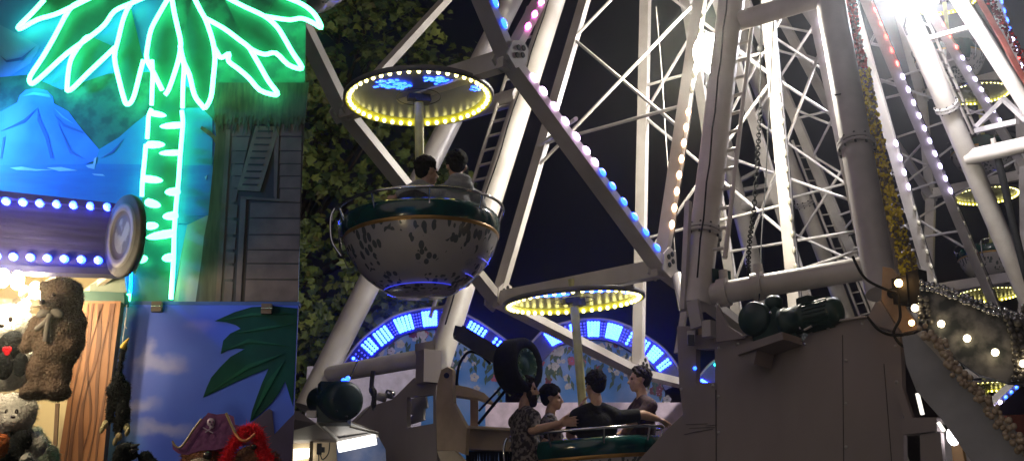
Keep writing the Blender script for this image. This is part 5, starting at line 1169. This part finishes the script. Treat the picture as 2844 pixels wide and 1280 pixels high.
b = MB(); b.tube(cr([Q(479, 1224, 5.605), Q(486, 1236, 5.605), Q(498, 1242, 5.605), Q(512, 1230, 5.605), Q(536, 1194, 5.605), Q(560, 1162, 5.605)]), .0045, 6); b.build('hat_trim', GT, pir)
b = MB(); b.tube([Q(628, 1146, 5.605), Q(642, 1178, 5.605), Q(656, 1206, 5.605)], .006, 6); b.build('hat_trim', GT, pir)
EMB = mat('faded lilac emblem', (.42, .34, .46), .7); b = MB()
b.ell(Q(586, 1172, 5.612), E_(11, 3, 12), 14, 8); b.ell(Q(588, 1184, 5.612), E_(7, 3, 6), 10, 6)
for q in ((564, 1186, 592, 1202), (592, 1184, 570, 1200)): b.tube([Q(q[0], q[1], 5.612), Q(q[2], q[3], 5.612)], .003, 6)
b.build('skull_emblem', EMB, pir)
b = MB()
for x, y in ((582, 1170), (591, 1171), (587, 1178)): b.ell(Q(x, y, 5.604), E_(2.6, 2, 3), 8, 6)
b.build('emblem_holes', PURP, pir)
red = plush('bear_plush', 'reddish bear plush with bright red feathery headdress and orange band', 'plush toy', Q(700, 1300, 5.7), [(Q(706, 1275, 5.7), E_(56, 46, 40)), (Q(690, 1300, 5.7), E_(60, 50, 40)), (Q(755, 1285, 5.7), E_(26, 24, 30))], BROW2, .011, 1800, .018, GPL)
b = MB(); rr = random.Random(12); arc = cr([Q(622, 1290, 5.62), Q(640, 1250, 5.62), Q(665, 1212, 5.62), Q(692, 1194, 5.62), Q(714, 1204, 5.62), Q(722, 1235, 5.62), Q(736, 1268, 5.62), Q(750, 1295, 5.62)], 8)
for p in arc:
    for _ in range(110):
        n_ = V((rr.gauss(0, 1), rr.gauss(0, .7), rr.gauss(0, 1))).normalized(); s_ = n_.cross(V((rr.random(), 1, rr.random()))).normalized() * .002; o_ = p + V((rr.gauss(0, .008), rr.gauss(0, .006), rr.gauss(0, .008)))
        b.add([o_ - s_, o_ + s_, o_ + n_ * rr.uniform(.015, .04)], [[0, 1, 2]])
b.tube(arc, .014, 8); b.build('red_feathers', REDF, red)
b = MB(); b.tube(cr([Q(656, 1206, 5.58), Q(668, 1220, 5.57), Q(686, 1222, 5.57), Q(708, 1204, 5.58)]), .006, 8); b.build('orange_band', mat('orange band', (.7, .22, .08), .6), red)
b = MB(); b.ell(Q(705, 1240, 5.6), E_(8, 6, 8), 10, 6); b.build('eye', EYE, red)
# blue wash lamp of the booth, clamped above the fascia
wl = thing('wash_lamp', 'blue wash lamp clamped on the booth above the fascia', 'lamp', D(-330, 250, 5.9))
wp = D(-330, 250, 5.86)
ld = bpy.data.lights.new('wash_lamp_beam', 'SPOT'); ld.energy = WASH; ld.color = (.08, .33, 1.); ld.spot_size = math.radians(110); ld.spot_blend = .8; ld.shadow_soft_size = .08
lo = bpy.data.objects.new('wash_lamp_beam', ld); COL.objects.link(lo); lo.location = wp; lo.rotation_euler = (D(330, 480, BY) - wp).to_track_quat('-Z', 'Y').to_euler()
MB().lathe([(.05, .0), (.09, .02), (.08, .12), (.04, .18)], 20, wp - (D(330, 480, BY) - wp).normalized() * .14, axis=(D(330, 480, BY) - wp)).build('housing', DARKM, wl)
MB().tube([wp - (D(330, 480, BY) - wp).normalized() * .1, D(-330, 380, 6.0), D(-330, 512, 5.75)], .014, 8).build('bracket_arm', DARKM, wl)

# ================================================================== haze
if HAZE > 0:
    hz = MB(); hz.box((0, 90, 16), (304, 304, 36)); 
    o = hz.build('haze', bpy.data.materials.new('haze air'), kind='stuff', origin=(0, 90, 0))
    m = o.data.materials[0]; m.use_nodes = True; nt = m.node_tree; nt.nodes.remove(nt.nodes['Principled BSDF'])
    pv = nt.nodes.new('ShaderNodeVolumePrincipled'); pv.inputs['Color'].default_value = (.9, .92, .9, 1); pv.inputs['Density'].default_value = HAZE; pv.inputs['Anisotropy'].default_value = .95
    nt.links.new(pv.outputs[0], nt.nodes['Material Output'].inputs['Volume'])
